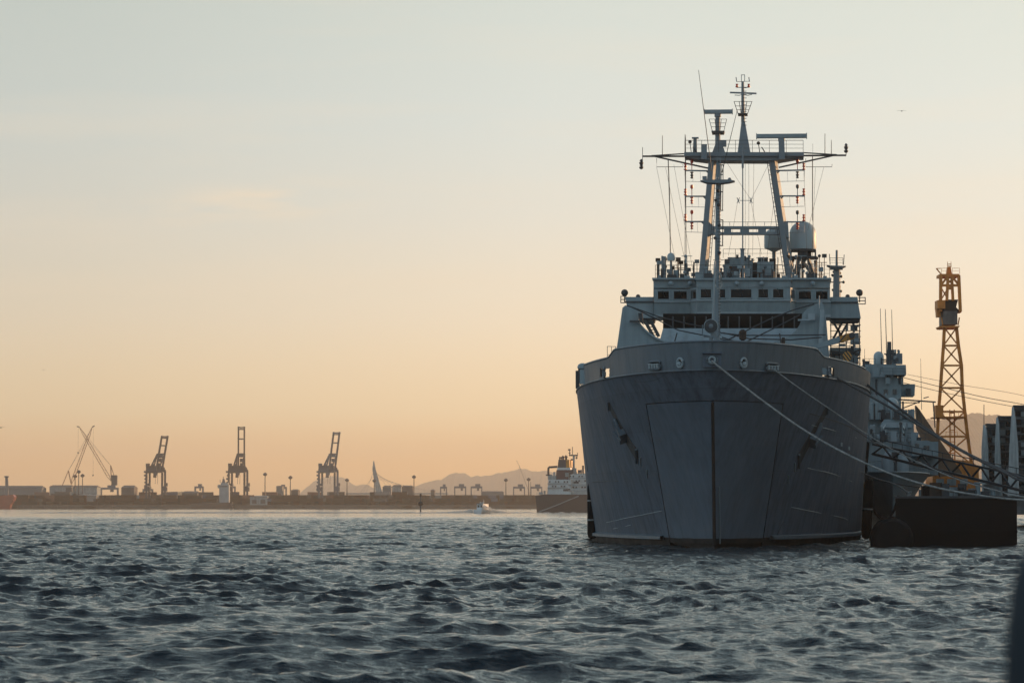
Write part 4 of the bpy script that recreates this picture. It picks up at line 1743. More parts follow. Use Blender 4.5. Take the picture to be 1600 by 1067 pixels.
# foredeck stays, from the mast foot to the wings
mb = MB()
for pts in ([(979, 477), (1030, 495), (1075, 506), (1112, 513)], [(985, 479), (1000, 486), (1060, 516), (1120, 528), (1160, 537)], [(1125, 520), (1160, 524), (1230, 524), (1290, 523)], [(1135, 532), (1200, 500), (1240, 484), (1272, 475)],
            [(1130, 520), (1170, 529), (1235, 531), (1284, 527)], [(1128, 527), (1170, 540), (1230, 540)], [(1160, 537), (1205, 515), (1250, 492)], [(1218, 521), (1221, 541)], [(1054, 534), (1058, 520)]):
    mb.path([P(x, y, 235) for x, y in pts], 0.045, 5)
mb.build('foredeck_stays', DARK, ship)
mb = MB()
mb.lathe(P(1160.5, 532, 232), [(0.1, 0), (0.24, .1), (0.26, 0.6), (0.1, 0.75)], 10)
mb.build('capstan', RUSTY, ship, smooth=True)
mb = MB()
mb.lathe(P(1224, 541, 232), [(0.12, 0), (0.14, .4), (0.1, 0.6)], 10)
mb.build('capstan', RUSTY, ship, smooth=True)
mb = MB()
for x in (1092, 1140, 1190, 1240):
    c = P(x, 545, 218)
    mb.tube(c - UP * .6, c + UP * 0.25, 0.16, n=10)
mb.build('bollard', DARK, ship)

# second mast aft right
mb = MB()
AD = 302.0
mb.tube(P(1307.5, 470, AD), P(1307.5, 417, AD), 0.36, 0.3, 10)
mb.tube(P(1307.5, 417, AD), P(1307.5, 391, AD), 0.12, 0.1, 8)
am = mb.build('aft_mast', MAST, ship)
mb = MB()
mb.pp([(1292, 414.5), (1322, 415.5), (1316, 417.5), (1298, 417)], AD - 1, 2)
mb.pp([(1297, 418.5), (1317, 418.5), (1317, 420), (1297, 420)], AD - .8, 1.6)
mb.build('mast_platform', MAST, am)
mb = MB()
mb.rail([P(1297, 414, AD - 1), P(1317, 414, AD - 1)], 0.62, 3, .8)
mb.rail([P(1297, 414, AD + 1), P(1317, 414, AD + 1)], 0.62, 3, .8)
mb.build('mast_rail', WIRE, am)
mb = MB()
for y, w in ((432, 10), (441, 15), (427, 7), (448, 6), (455, 9)):
    mb.bar(P(1307.5 - w * .7, y, AD), P(1307.5 + w * .7, y, AD), 0.09)
    mb.ball(P(1307.5 + w * .7, y, AD), 0.14, 6)
    mb.ball(P(1307.5 - w * .7, y - 2, AD), 0.12, 6)
mb.bar(P(1297, 414, AD), P(1296, 397, AD), 0.06)
mb.bar(P(1318, 414, AD), P(1319, 398, AD), 0.06)
mb.build('mast_fitting', DARK, am)

# funnel casing and deck crane aft on the right: scaffold, jib, hook
mb = MB()
mb.pp([(1297, 543), (1345, 543), (1345, 551), (1297, 551)], 300, 8)
mb.pp([(1297, 556), (1340, 556), (1342, 566), (1297, 566)], 300, 8)
mb.pp([(1330, 528), (1344, 528), (1344, 536), (1330, 536)], 304, 3)
mb.build('boat_deck', GREY, ship)
mb = MB()
for x in (1298, 1311, 1322, 1333, 1343):
    mb.bar(P(x, 500, 299), P(x + .5, 575, 299), 0.08)
for y in (508, 517, 526, 535, 541, 554, 568):
    mb.bar(P(1297, y, 299), P(1345, y, 299), 0.06)
for a_, b_ in (((1296, 540), (1318, 500)), ((1308, 534), (1327, 500)), ((1300, 500), (1318, 530)), ((1320, 556), (1345, 546)), ((1297, 549), (1320, 552)), ((1330, 500), (1338, 515))):
    mb.bar(P(*a_, 298.5), P(*b_, 298.5), 0.18)
scf = mb.build('scaffold', DARK, ship)
for k in range(19):
    x, y = rng.uniform(1298, 1344), rng.uniform(502, 568)
    mb = MB()
    mb.box(P(x, y, 299), rng.uniform(.15, .6), .3, rng.uniform(.15, .5))
    mb.build('boat_deck_fitting', rng.choice((DARK, MAST, GREY)), scf)
mb = MB()
mb.pp([(1244, 549), (1300, 529), (1312, 526), (1313, 535), (1290, 541), (1245, 551.5)], 256, 0.8)
jb = mb.build('crane_jib', GREY, ship)
mb = MB()
mb.pp([(1309, 527), (1322, 521.5), (1330, 520), (1334.5, 522), (1336, 526), (1334, 529.5), (1311, 535.5)], 256.05, 0.7)
mb.build('jib_head', YEL, jb)
mb = MB()
mb.bar(P(1311, 535.5, 255.9), P(1322, 521.5, 255.9), 0.08)
mb.lathe(P(1331, 524.5, 256.4) - AX * .6, [(0.22, 0), (0.22, 1.2)], 12, AX)
mb.build('sheave', DARK, jb)
mb = MB()
mb.pp([(1316, 557), (1318, 551), (1323, 548.5), (1328, 550), (1331, 556), (1329.5, 561), (1325.5, 569), (1322, 570)], 255.8, 0.45)
mb.build('hook_block', STRIPE, jb)
mb = MB()
for x in (1321, 1326):
    mb.bar(P(x, 549, 256), P(x + 4, 527, 256), 0.03)
mb.path([P(1323.5, 569, 256), P(1322.5, 573, 256), P(1324, 576, 256), P(1327, 574, 256)], 0.06)
mb.build('hook', DARK, jb)
# ------------------------------------------------------------------ grey warship behind on the right
g2o = P(1396, 790, 300)
g2o.z = 0
ws = thing('warship', tuple(g2o), 'smaller grey warship with stepped superstructure and domes behind the dark pontoon', 'ship')
AX2, LT2 = AX, LT


def S2(l, a, z):
    return g2o + LT2 * l + AX2 * a + UP * z


def h2(t, z, side):
    q = min(max(z / 5.4, 0), 1)
    y0 = 4.2 * (1 - q)
    b = 4.15 * max(1 - (1 - t) ** 2, 0) ** (0.95 - 0.35 * q ** 1.3) * (0.36 + 0.64 * q ** 1.5)
    return side * b, y0 + t * 26


mb = MB()
for side in (-1, 1):
    rows = []
    for z in (-0.8, 0, .8, 1.6, 2.4, 3.2, 4.0, 4.7, 5.4):
        row = []
        for k in range(22):
            l, a = h2((k / 21) ** 1.7, z, side)
            row.append(S2(l, a, z))
        row.append(S2(h2(1, z, side)[0], 80, z))
        rows.append(row)
    grid(mb, rows)
for k in range(21):
    a, b = h2((k / 21) ** 1.7, 5.4, 1), h2(((k + 1) / 21) ** 1.7, 5.4, 1)
    mb.add([S2(-a[0], a[1], 5.35), S2(a[0], a[1], 5.35), S2(b[0], b[1], 5.35), S2(-b[0], b[1], 5.35)], [(0, 1, 2, 3)])
mb.box(S2(0, 53, 5.2), 8.2, 52, .3)
mb.build('hull', GREY, ws, smooth=True)
mb = MB()
for side in (-1, 1):
    mb.path([S2(h2((k / 21) ** 1.7, 5.4, side)[0], h2((k / 21) ** 1.7, 5.4, side)[1], 5.45) for k in range(22)], 0.07)
mb.build('deck_edge', GREYL, ws)
mb = MB()
mb.rail([S2(h2(t, 5.4, 1)[0] * .97, h2(t, 5.4, 1)[1], 5.4) for t in (.05, .2, .4, .7, 1)], 1.0, 2, 1.5)
mb.rail([S2(-h2(t, 5.4, 1)[0] * .97, h2(t, 5.4, 1)[1], 5.4) for t in (.05, .2, .4, .7, 1)], 1.0, 2, 1.5)
mb.build('railing', GREYL, ws)
# gun mount with split rounded shield
mb = MB()
c = P(1387, 737, 314)
for x in (1387.5, 1409):
    c = P(x, 737, 314)
    mb.lathe(c, [(0.62, 0), (0.66, .5), (0.62, 1.0), (0.5, 1.45), (0.28, 1.75), (0.05, 1.86)], 16)
gun = mb.build('gun_shield', GREYL, ws, smooth=True)
mb = MB()
mb.pp([(1394, 706), (1402.5, 706), (1404, 737), (1392.5, 737)], 313.6, 1.5)
mb.tube(P(1398, 716, 314), P(1397, 722, 309), 0.09, .07, 8)
mb.build('gun_cradle', DARK, gun)
mb = MB()
mb.pp([(1372, 737), (1424, 737), (1426, 742), (1370, 742)], 312.8, 3.4)
mb.build('gun_base', GREY, ws)
# anchor chain drape on the stem and anchor
mb = MB()
mb.path([P(x, y, 299) for x, y in ((1356, 770), (1362, 789), (1368, 802), (1376, 809.5), (1384, 811), (1391, 808), (1397, 797), (1401, 784), (1404, 774))], 0.12)
mb.build('chafing_chain', BLACK, ws)
# superstructure blocks
blocks = [([(1340, 742), (1340, 690), (1466, 690), (1466, 742)], 322, 30, GREY), ([(1378, 690), (1378, 660), (1382, 655), (1420, 655), (1424, 660), (1427, 690)], 326, 10, GREY),
          ([(1376, 664), (1380, 660), (1421, 660), (1426, 664), (1424, 668), (1378, 668)], 325.5, 3, GREYL), ([(1345, 690), (1345, 640), (1378, 640), (1378, 690)], 330, 12, GREY),
          ([(1350, 655), (1350, 590), (1408, 590), (1408, 655)], 338, 10, GREY), ([(1345, 598), (1348, 569), (1400, 569), (1403, 598)], 341, 8, GREY), ([(1380, 570), (1415.5, 570), (1416, 585.5), (1382, 585.5)], 337, 6, GREY),
          ([(1404, 600), (1430, 600), (1429, 618), (1406, 618)], 339, 5, GREY), ([(1383, 640), (1418, 640), (1418, 652), (1383, 652)], 331, 6, GREY), ([(1408, 655), (1428, 655), (1428, 700), (1408, 700)], 336, 8, GREY),
          ([(1425, 688), (1450, 688), (1466, 694), (1466, 712), (1425, 712)], 318, 16, GREY), ([(1352, 655), (1352, 628), (1366, 625), (1370, 655)], 329, 4, GREY), ([(1372, 652), (1424, 652), (1424, 654.5), (1372, 654.5)], 328, 8, DARK)]
for poly, D, dep, m_ in blocks:
    mb = MB()
    mb.pp(poly, D, dep)
    mb.build('superstructure_block', m_, ws)
for x0, x1, y0, y1, D in ((1385, 1391, 676, 682, 325.9), (1396, 1402, 676, 682, 325.9), (1408, 1414, 676, 682, 325.9), (1355, 1362, 607, 615, 337.8), (1381, 1387, 608, 616, 337.8), (1395, 1401, 608, 616, 337.8), (1443, 1452, 696, 702, 317.9), (1430, 1436, 693, 699, 317.9)):
    mb = MB()
    mb.pp([(x0, y0), (x1, y0), (x1, y1), (x0, y1)], D, 0.1)
    mb.build('window', GLASS, ws)
# slanted white splinter plates on the bridge front corners
for poly in ([(1379, 668), (1384, 662), (1384, 665), (1380, 671)], [(1379, 680), (1382, 672), (1385, 672), (1381, 680)], [(1410, 662), (1414, 668), (1414, 671), (1409, 665)], [(1410, 669), (1413, 676), (1412, 677), (1409, 671)]):
    mb = MB()
    mb.pp(poly, 325.2, 0.3)
    mb.build('splinter_plate', WHITE, ws)
# radomes
for x, yt, yb, w, D in ((1393.5, 621, 641, 21, 333), (1373, 549, 570, 16, 343), (1352, 578, 590, 10, 336), (1436, 571, 600, 0, 0)):
    if not w:
        continue
    c = P(x, yb, D)
    r_ = w / 2 / F * D
    H_ = P(x, yt, D).z - c.z
    mb = MB()
    mb.lathe(c, [(r_ * .9, 0), (r_, .1), (r_, H_ - r_)] + [(r_ * math.cos(i / 7 * math.pi / 2), H_ - r_ + r_ * math.sin(i / 7 * math.pi / 2)) for i in range(1, 8)], 20)
    mb.build('radome', RADOME, ws, smooth=True)
for x0, y0, x1, y1, r_ in ((1375.5, 482, 1377.5, 552, .045), (1383.3, 483, 1385.5, 552, .05), (1393.2, 484, 1395, 565, .045), (1438.5, 560, 1440, 640, .03), (1351, 545, 1351, 580, .03), (1367, 585, 1370, 690, .05), (1436, 640, 1441, 668, .03)):
    mb = MB()
    mb.tube(P(x0, y0, 340), P(x1, y1, 340), r_ * .6, r_, 5)
    mb.build('whip_aerial', WIRE, ws)
mb = MB()
mb.tube(P(1389.5, 534, 339), P(1389.5, 600, 339), 0.2, 0.26, 8)
for y, w in ((553, 8), (549, 5), (565, 9), (562, 12), (558, 4)):
    mb.bar(P(1389.5 - w, y, 339), P(1389.5 + w, y, 339), 0.12)
    mb.box(P(1389.5 + w, y, 339), .3, .3, .35)
mb.build('pole_mast', DARK, ws)
mb = MB()
mb.bar(P(1404, 624, 338), P(1462, 628, 338), 0.14)
mb.bar(P(1406, 629, 338), P(1437, 629, 338), 0.09)
mb.bar(P(1410, 638, 338), P(1438, 627, 338), 0.10)
mb.bar(P(1458, 628, 338), P(1461, 668, 338), 0.10)
mb.bar(P(1443, 622, 338), P(1451, 620, 338), 0.10)
mb.build('yardarm', DARK, ws)
mb = MB()
mb.rail([P(1348, 569, 341), P(1368, 569, 341)], .55, 2, .8)
mb.rail([P(1376, 585, 336.8), P(1414, 585, 336.8)], .6, 2, 1)
mb.rail([P(1372, 652, 327.8), P(1426, 652, 327.8)], .6, 2, 1)
mb.rail([P(1345, 690, 321.8), P(1466, 690, 321.8)], .8, 2, 1.2)
mb.build('deck_rail', WIRE, ws)
rng = random.Random(21)
for k in range(150):
    x = rng.uniform(1346, 1440)
    y = rng.choice((569, 569, 589, 600, 618, 640, 655, 655, 655, 690, 690, 690, 690))
    D = {569: 341, 589: 338, 600: 338, 618: 338, 640: 329, 655: 326, 690: 322}[y] + rng.uniform(-.5, .8)
    if y < 610 and x > 1412:
        continue
    if y == 640 and x > 1385:
        continue
    if x > 1428 and y < 690:
        continue
    w, h = rng.uniform(.15, .6), rng.uniform(.25, 1.1)
    mb = MB()
    c = P(x, y, D)
    if rng.random() < .5:
        mb.box(c + UP * h / 2, w, w, h)
    else:
        mb.tube(c, c + UP * h * 1.6, .05 + w * .12, n=6)
        mb.ball(c + UP * h * 1.6, w * .35, 6)
    mb.build('deck_fitting', rng.choice((GREY, GREYL, DARK, MAST)), ws)
# brown canvas awning running aft
mb = MB()
aw = [P(1431, 633, 352), P(1437, 640, 352), P(1504, 740, 348), P(1470, 745, 348), P(1433, 668, 352)]
mb.prism(aw, AX * 3)
mb.build('awning', mat('brown_canvas', (0.17, 0.10, 0.06), .9, var=.2), ws)

# ------------------------------------------------------------------ pontoon, pier, gangway
pt = thing('pontoon', tuple(P(1495, 855, 207)), 'black floating pontoon with flat deck lying right of the big ship', 'pontoon')
PZ = 2.95
x0, x1 = P(1399, 800, 206).x, P(1589, 800, 206).x
mb = MB()
ax = Vector((0.116, 1, 0))
mb.prism([(x0, 206, -1), (x1, 206, -1), (x1, 206, PZ), (x0, 206, PZ)], ax * 62)
mb.build('pontoon_hull', BLACK, pt)
mb = MB()
mb.prism([(x0 - .08, 205.9, PZ), (x1 + .08, 205.9, PZ), (x1 + .08, 205.9, PZ + .14), (x0 - .08, 205.9, PZ + .14)], ax * 62.2)
mb.build('deck_plate', DARK, pt)
mb = MB()
mb.box(((x0 + x1) / 2, 205.9, .95), x1 - x0, 0.2, 0.16, yaw=0)
mb.build('rubbing_timber', BLACK, pt)
rng = random.Random(3)
for k in range(26):
    x = rng.uniform(x0 + .5, x1 - .3)
    y = rng.uniform(208, 240)
    mb = MB()
    h = rng.uniform(.25, .9)
    c = Vector((x + (y - 206) * .116, y, PZ + .14))
    if k % 3 == 0:
        mb.tube(c, c + UP * h, .16, n=10)
        mb.tube(c + UP * h, c + UP * (h + .1), .24, n=10)
    else:
        mb.box(c + UP * h / 2, rng.uniform(.3, 1.2), rng.uniform(.3, 1), h)
    mb.build('deck_gear', rng.choice((DARK, DARK, BLACK, RUSTY, GREY, CONC)), pt)
mb = MB()
mb.rail([Vector((x0 + 2.2, 207, PZ + .14)), Vector((x0 + 5, 207, PZ + .14))], 0.35, 1, 1.2)
mb.build('low_rail', RUSTY, pt)
# tyre-clad fender drum between ship and pontoon
fd = thing('drum_fender', tuple(P(1392, 856, 206)), 'fat black drum fender floating between the big ship and the pontoon', 'fender')
a, b = P(1394, 842, 202), P(1396, 842, 212)
mb = MB()
mb.lathe(a, [(0.5, 0), (1.05, .25), (1.26, .9), (1.26, 8), (1.05, 9.4), (0.4, 9.9)], 20, b - a)
mb.build('drum', BLACK, fd, smooth=True)
mb = MB()
for k in range(5):
    oval(mb, a + (b - a).normalized() * (1.0 + k * 1.8), LT, AX, 2.56, 2.56, .09)
mb.build('tyre_ring', BLACK, fd)
# concrete pier on the right edge
pr = thing('concrete_pier', tuple(P(1640, 860, 196)), 'grey concrete pier end with pile at the right edge of the picture', 'pier')
xp = P(1590.5, 830, 204).x
mb = MB()
mb.prism([(xp, 190, 1.75), (xp + 14, 186, 1.75), (xp + 14, 186, 2.35), (xp, 190, 2.35)], (9, 70, 0))
mb.build('pier_deck', CWALL, pr)
for k in range(3):
    mb = MB()
    mb.tube((xp + .55 + k * 4.2, 191 - k * 1.1, -1.5), (xp + .55 + k * 4.2, 191 - k * 1.1, 1.76), .42, n=14)
    mb.build('pile', CONC, pr, smooth=True)
BOL = []
for k, (x, y) in enumerate(((xp + 2.6, 190.8), (xp + 4.2, 195), (xp + 4.4, 201), (xp + 4.4, 206))):
    mb = MB()
    mb.lathe((x, y, 2.35), [(.22, 0), (.2, .3), (.22, .36), (.32, .42), (.32, .5), (.1, .55)], 12)
    mb.build('bollard', BLACK, pr, smooth=True)
    BOL.append(Vector((x, y, 2.62)))

# truss gangway from the ship's side down to the pier
gw = thing('truss_gangway', tuple(P(1600, 770, 224)), 'dark steel truss gangway sloping from the big ship down to the pier', 'gangway')
A0, B0 = (1364, 694), (1640, 752)
A1, B1 = (1364, 709), (1640, 777)
GW0, GW1 = 240.0, 222.0


def gpt(u, low, far):
    x = A0[0] + (B0[0] - A0[0]) * u
    y = (A1[1] + (B1[1] - A1[1]) * u) if low else (A0[1] + (B0[1] - A0[1]) * u)
    return P(x, y, GW0 + (GW1 - GW0) * u + (1.2 if far else 0))


for far in (0, 1):
    for low in (0, 1):
        mb = MB()
        mb.bar(gpt(0, low, far), gpt(1, low, far), 0.17 if low else 0.13)
        mb.build('chord', DARK, gw)
    for k in range(9):
        u0, u1 = k / 9, (k + 1) / 9
        for q in ((gpt(u0, 1, far), gpt((u0 + u1) / 2, 0, far)), (gpt((u0 + u1) / 2, 0, far), gpt(u1, 1, far))):
            mb = MB()
            mb.bar(*q, 0.10)
            mb.build('diagonal', DARK, gw)
for k in range(19):
    u = k / 18
    mb = MB()
    mb.bar(gpt(u, 1, 0), gpt(u, 1, 1), 0.3, 0.06)
    mb.build('tread', DARK, gw)
for far in (0, 1):
    mb = MB()
    a_, b_ = gpt(0, 0, far), gpt(1, 0, far)
    for k in range(18):
        p = a_.lerp(b_, k / 17)
        mb.bar(p, p + UP * 0.42, .04)
    mb.bar(a_ + UP * .42, b_ + UP * .42, .05)
    mb.build('handrail', DARK, gw)

# ------------------------------------------------------------------ mooring ropes
def rope(pts, r_, m_, label, end=None):
    w_ = [P(*p) for p in pts]
    if end is not None:
        w_.append(end)
    m2 = MB()
    m2.path(catmull(w_), r_, 7)
    o = m2.build('mooring_rope', m_, smooth=True)
    return tag(o, label, 'rope', 'mooring ropes of the grey ship')


rope([(1112.5, 564, 194.4), (1117, 568, 194.2), (1150, 594, 194), (1200, 632, 193.5), (1260, 674, 193), (1330, 713, 192), (1400, 743, 191.4), (1470, 763, 191), (1540, 775, 190.8), (1600, 781, 190.6)], .054, ROPE,
     'thick pale mooring rope sagging from the bow fairlead across the hull', BOL[0])
rope([(1207, 575, 196.6), (1214, 581, 196.2), (1260, 614, 196.3), (1310, 648, 197), (1370, 688, 198), (1430, 720, 198.5), (1500, 750, 198), (1560, 767, 197), (1600, 776, 196)], .034, ROPE,
     'thin grey mooring rope from the right roller fairlead past the anchor', BOL[1])
rope([(1294, 581, 210.5), (1300, 586, 210), (1340, 608, 210), (1400, 642, 209), (1460, 680, 208), (1520, 714, 206), (1575, 741, 204), (1600, 752, 203)], .075, ROPED,
     'dark mooring rope from the square opening in the right bulwark', BOL[2])
rope([(1347, 592, 228), (1353, 600, 227), (1400, 634, 222), (1450, 671, 219), (1500, 702, 216), (1550, 727, 212), (1600, 748, 209)], .085, ROPED,
     'upper thick dark mooring rope leaving the far end of the right bulwark', BOL[3])
rope([(1250, 642, 206), (1290, 653, 208), (1330, 668, 212), (1372, 694, 222), (1420, 712, 224), (1500, 748, 216), (1580, 770, 208)], .03, ROPED,
     'thin dark mooring line low along the right flare to the gangway foot', BOL[3])
rope([(1330, 731, 236), (1366, 746, 228), (1400, 757, 220), (1422, 772, 211)], .035, ROPE, 'short slack line from the big ship to the pontoon corner')
rope([(1346, 738, 240), (1380, 752, 232), (1440, 762, 222), (1500, 770, 214), (1560, 775, 208)], .03, RUSTY, 'brownish slack line lying over the pontoon deck')

# overhead cables between the harbour poles
for k, (pts, r_) in enumerate(((((1412, 590), (1480, 607), (1540, 621), (1610, 634)), .035), (((1404, 596), (1470, 612), (1540, 627), (1610, 640)), .03), (((1418, 585), (1500, 601), (1610, 621)), .02))):
    m2 = MB()
    m2.path(catmull([P(x, y, 338 + i * 4) for i, (x, y) in enumerate(pts)] + [P(1700, 655 + 2 * k, 352)]), r_, 5)
    o = m2.build('overhead_cable', WIRE)
    tag(o, ('upper of the two dark cables', 'lower of the two dark cables', 'faint topmost cable')[k] + ' running from the warship mast to the right edge', 'cable', 'overhead cables')

# ------------------------------------------------------------------ orange lattice tower crane
TD = 360.0
CABM = mat('weathered_cabin', (0.17, 0.13, 0.11), .6, var=.35, scale=1.5, streak=.3)
twr = thing('tower_crane', tuple(P(1492, 785, TD)), 'orange lattice tower crane standing behind the warship', 'crane')
HD = 1.6


def tp(x, y, k):
    return P(x, y, TD + (-HD if k == 0 else HD))


def tbar(n_, a_, b_, w, k0, k1=None, m_=None):
    m2 = MB()
    m2.bar(tp(*a_, k0), tp(*b_, k0 if k1 is None else k1), w)
    m2.build(n_, m_ or ORANGE, twr)


LEV = [(512, 1475.5, 1494.5), (540, 1474.2, 1497.5), (571, 1471.8, 1502.3), (606, 1469.5, 1503.5), (643, 1466.5, 1507.5), (682, 1464.5, 1512), (725, 1462, 1518), (785, 1458, 1526)]
for k in (0, 1):
    for i in (1, 2):
        m2 = MB()
        for a_, b_ in zip(LEV[:-1], LEV[1:]):
            m2.bar(tp(a_[i], a_[0], k), tp(b_[i], b_[0], k), 0.32 if k == 0 else 0.28)
        m2.build('leg', ORANGE, twr)
    for j, (y, xl, xr) in enumerate(LEV[1:-1]):
        tbar('crossbar', (xl, y), (xr, y), 0.20, k)
        a_ = LEV[j]
        if k == 0 or j % 2 == 0:
            tbar('brace', (a_[1], a_[0]), (xr, y), 0.14, k)
            tbar('brace', (a_[2], a_[0]), (xl, y), 0.14, k)
for y, xl, xr in LEV[1:-1]:
    for x in (xl, xr):
        m2 = MB()
        m2.bar(tp(x, y, 0), tp(x, y, 1), 0.2)
        m2.build('crossbar', ORANGE, twr)
for poly, D, dep, m_, nm in (([(1470, 509), (1500, 509), (1498, 512), (1472, 512)], TD - 2.2, 4.4, ORANGE, 'slew_platform'), ([(1474, 486), (1496, 486), (1496, 507), (1474, 507)], TD - 1.8, 3.6, CABM, 'machinery_house'),
                             ([(1478, 468), (1497, 468), (1494, 480), (1501, 487), (1470, 487), (1476, 480)], TD - 1.6, 3.0, RUSTY, 'counterweight'), ([(1465, 469), (1477, 469), (1477, 482), (1465, 482)], TD - 2.0, 2.4, ORANGE, 'operator_cab'),
                             ([(1464, 482.5), (1470, 482.5), (1470, 495), (1465, 495)], TD - 1.2, 1.6, ORANGE, 'cab_bracket'), ([(1497, 485), (1503, 485), (1502, 488.5), (1497, 488.5)], TD - 1, 1.6, ORANGE, 'side_step'),
                             ([(1469, 428), (1499, 428), (1499, 432.5), (1469, 432.5)], TD - 1.6, 3.2, ORANGE, 'top_frame'), ([(1480, 428), (1481.5, 417), (1485.5, 417), (1487.5, 428)], TD - .6, 1.2, ORANGE, 'sheave_head'),
                             ([(1462.5, 633), (1474, 633), (1474, 652), (1462.5, 652)], TD - 2.4, 2.2, ORANGE, 'lower_cab'), ([(1462, 650.5), (1510, 650.5), (1510, 653), (1462, 653)], TD - 2.3, 4.6, ORANGE, 'lower_platform')):
    m2 = MB()
    m2.pp(poly, D, dep, Vector((0, 1, 0)))
    m2.build(nm, m_, twr)
for k in (0, 1):
    for x0_, x1_ in ((1470, 1469.5), (1498, 1500.5)):
        tbar('post', (x0_, 430), (x1_, 487), 0.32, k)
    tbar('crossbar', (1470, 446), (1499, 446), 0.26, k)
    tbar('brace', (1470, 446), (1480, 433), 0.22, k)
    tbar('brace', (1499, 446), (1488, 433), 0.22, k)
    tbar('brace', (1472, 452), (1480, 466), 0.12, k)
    tbar('brace', (1480, 452), (1472, 466), 0.12, k)
    tbar('inner_post', (1481, 432), (1479.5, 470), 0.28, k)
    tbar('inner_post', (1487, 432), (1489, 470), 0.28, k)
    tbar('inner_bar', (1480, 440), (1488, 440), 0.3, k)
    tbar('inner_bar', (1480, 450), (1488, 450), 0.34, k)
    tbar('strut', (1471, 496), (1473, 508), 0.12, k)
    tbar('strut', (1499, 496), (1497, 508), 0.12, k)
m2 = MB()
for k in (0, 1):
    m2.rail([tp(1471, 428, k), tp(1480, 428, k)], .6, 2, .6)
    m2.rail([tp(1488, 428, k), tp(1499.5, 428, k)], .6, 2, .7)
    m2.rail([tp(1475, 650, k), tp(1509, 650, k)], .55, 2, .8)
    m2.rail([tp(1478, 682, k), tp(1496, 682, k)], .5, 1, .8)
m2.build('guard_rail', ORANGE, twr)
m2 = MB()
m2.bar(tp(1463, 419.5, 0), tp(1470, 428, 0), .12)
m2.bar(tp(1463, 419.5, 0), tp(1470, 419.5, 0), .08)
for x in (1480.5, 1486):
    m2.bar(tp(x, 409, 0), tp(x, 418, 0), .05)
for y in (413, 416):
    m2.bar(tp(1480, y, 0), tp(1486.5, y, 0), .08)
m2.build('antenna', ORANGE, twr)
m2 = MB()
for x in (1484, 1491):
    m2.bar(P(x, 640, TD), P(x + 1.5, 770, TD), .12)
for y in range(645, 770, 9):
    m2.bar(P(1484, y, TD), P(1492, y, TD), .08)
m2.build('inner_ladder', ORANGE, twr)
m2 = MB()
m2.pp([(1456, 785), (1458, 724), (1472, 716), (1516, 720), (1529, 728), (1531, 785)], TD - 3, 6, Vector((0, 1, 0)))
m2.build('portal_base', ORANGE, twr)
for x0_, x1_ in ((1463, 1475), (1480, 1494), (1500, 1512)):
    m2 = MB()
    m2.pp([(x0_, 748), (x1_, 748), (x1_, 758), (x0_, 758)], TD - 3.2, .1, Vector((0, 1, 0)))
    m2.build('base_panel', CONC, twr)

# ------------------------------------------------------------------ warehouses at the right edge
def warehouse(label, D, xl, xr, ytop, fin, seed, right=None):
    rg = random.Random(seed)
    o = thing('warehouse', tuple(P((xl + xr) / 2, 790, D)), label, 'warehouse', 'concrete warehouses on the quay')
    z0 = 1.5
    Y = Vector((0.165, 1, 0))
    a_, b_ = P(xl, ytop, D), P(right or xr, ytop, D)
    m2 = MB()
    m2.prism([(a_.x, D, z0), (b_.x, D, z0), (b_.x, D, b_.z), (a_.x, D, a_.z)], Y * 40)
    w = m2.build('wall', CWALL, o)
    m2 = MB()
    m2.prism([(a_.x - .15, D - .3, a_.z), (b_.x + .15, D - .3, b_.z), (b_.x + .15, D - .3, b_.z + .22), (a_.x - .15, D - .3, a_.z + .22)], Y * 41)
    m2.build('roof', SLATE, o)
    # pale buttress fin, wider towards the ground
    m2 = MB()
    f = [P(x, y, D - 2.4) for x, y in fin]
    m2.prism(f, Y * 2.3)
    m2.build('buttress', PALEC, o)
    # bands of panes and infill on the front
    n = 0
    y = ytop + 7
    while y < 766:
        for xa, xb in ((xl + 2.5, (xl + xr) / 2 + .8), ((xl + xr) / 2 + 1.6, xr - 1.6)):
            h = rg.uniform(6, 9)
            q = rg.random()
            m2 = MB()
            m2.pp([(xa, y), (xb, y), (xb, y + h), (xa, y + h)], D - .12, .1, Vector((0, 1, 0)))
            m2.build('window' if q < .55 else 'infill_panel', GLASS if q < .55 else (CONC if q < .8 else SLATE), o)
        y += 12
    for y in (ytop + 3, ytop + 30, ytop + 62):
        m2 = MB()
        m2.pp([(xl + .5, y), (xr, y), (xr, y + 1.5), (xl + .5, y + 1.5)], D - .35, .3, Vector((0, 1, 0)))
        m2.build('string_course', SLATE, o)
    return o


warehouse('lowest and leftmost grey concrete warehouse gable by the orange crane', 425, 1541, 1557, 664.5, [(1536, 664), (1538.5, 663), (1541.5, 672), (1544, 700), (1545.5, 775), (1534, 775), (1533.5, 700)], 1)
warehouse('middle grey warehouse gable of the row at the right edge', 408, 1560, 1580, 652.5, [(1556.5, 653), (1558.5, 651), (1561, 662), (1562.5, 690), (1566, 775), (1553.5, 775), (1554.5, 690)], 2)
warehouse('tallest grey warehouse with dark roof cut by the right picture edge', 390, 1584, 1604, 636, [(1581, 636), (1583.5, 635), (1587, 655), (1591, 700), (1592, 775), (1574.5, 775), (1577, 700)], 3, right=1760)
wm = MB()
wm.tube(P(1537.5, 632, 425), P(1537.5, 664, 425), .05, n=5)
tag(wm.build('antenna_mast', WIRE), 'thin antenna mast on the roof of the leftmost warehouse', 'antenna')

# ------------------------------------------------------------------ far shore things
SDq = SD + 20


def xs(px, D=SDq):
    return (px - 800) / F * D


def zs(py, D=SDq):
    return P(800, py, D).z


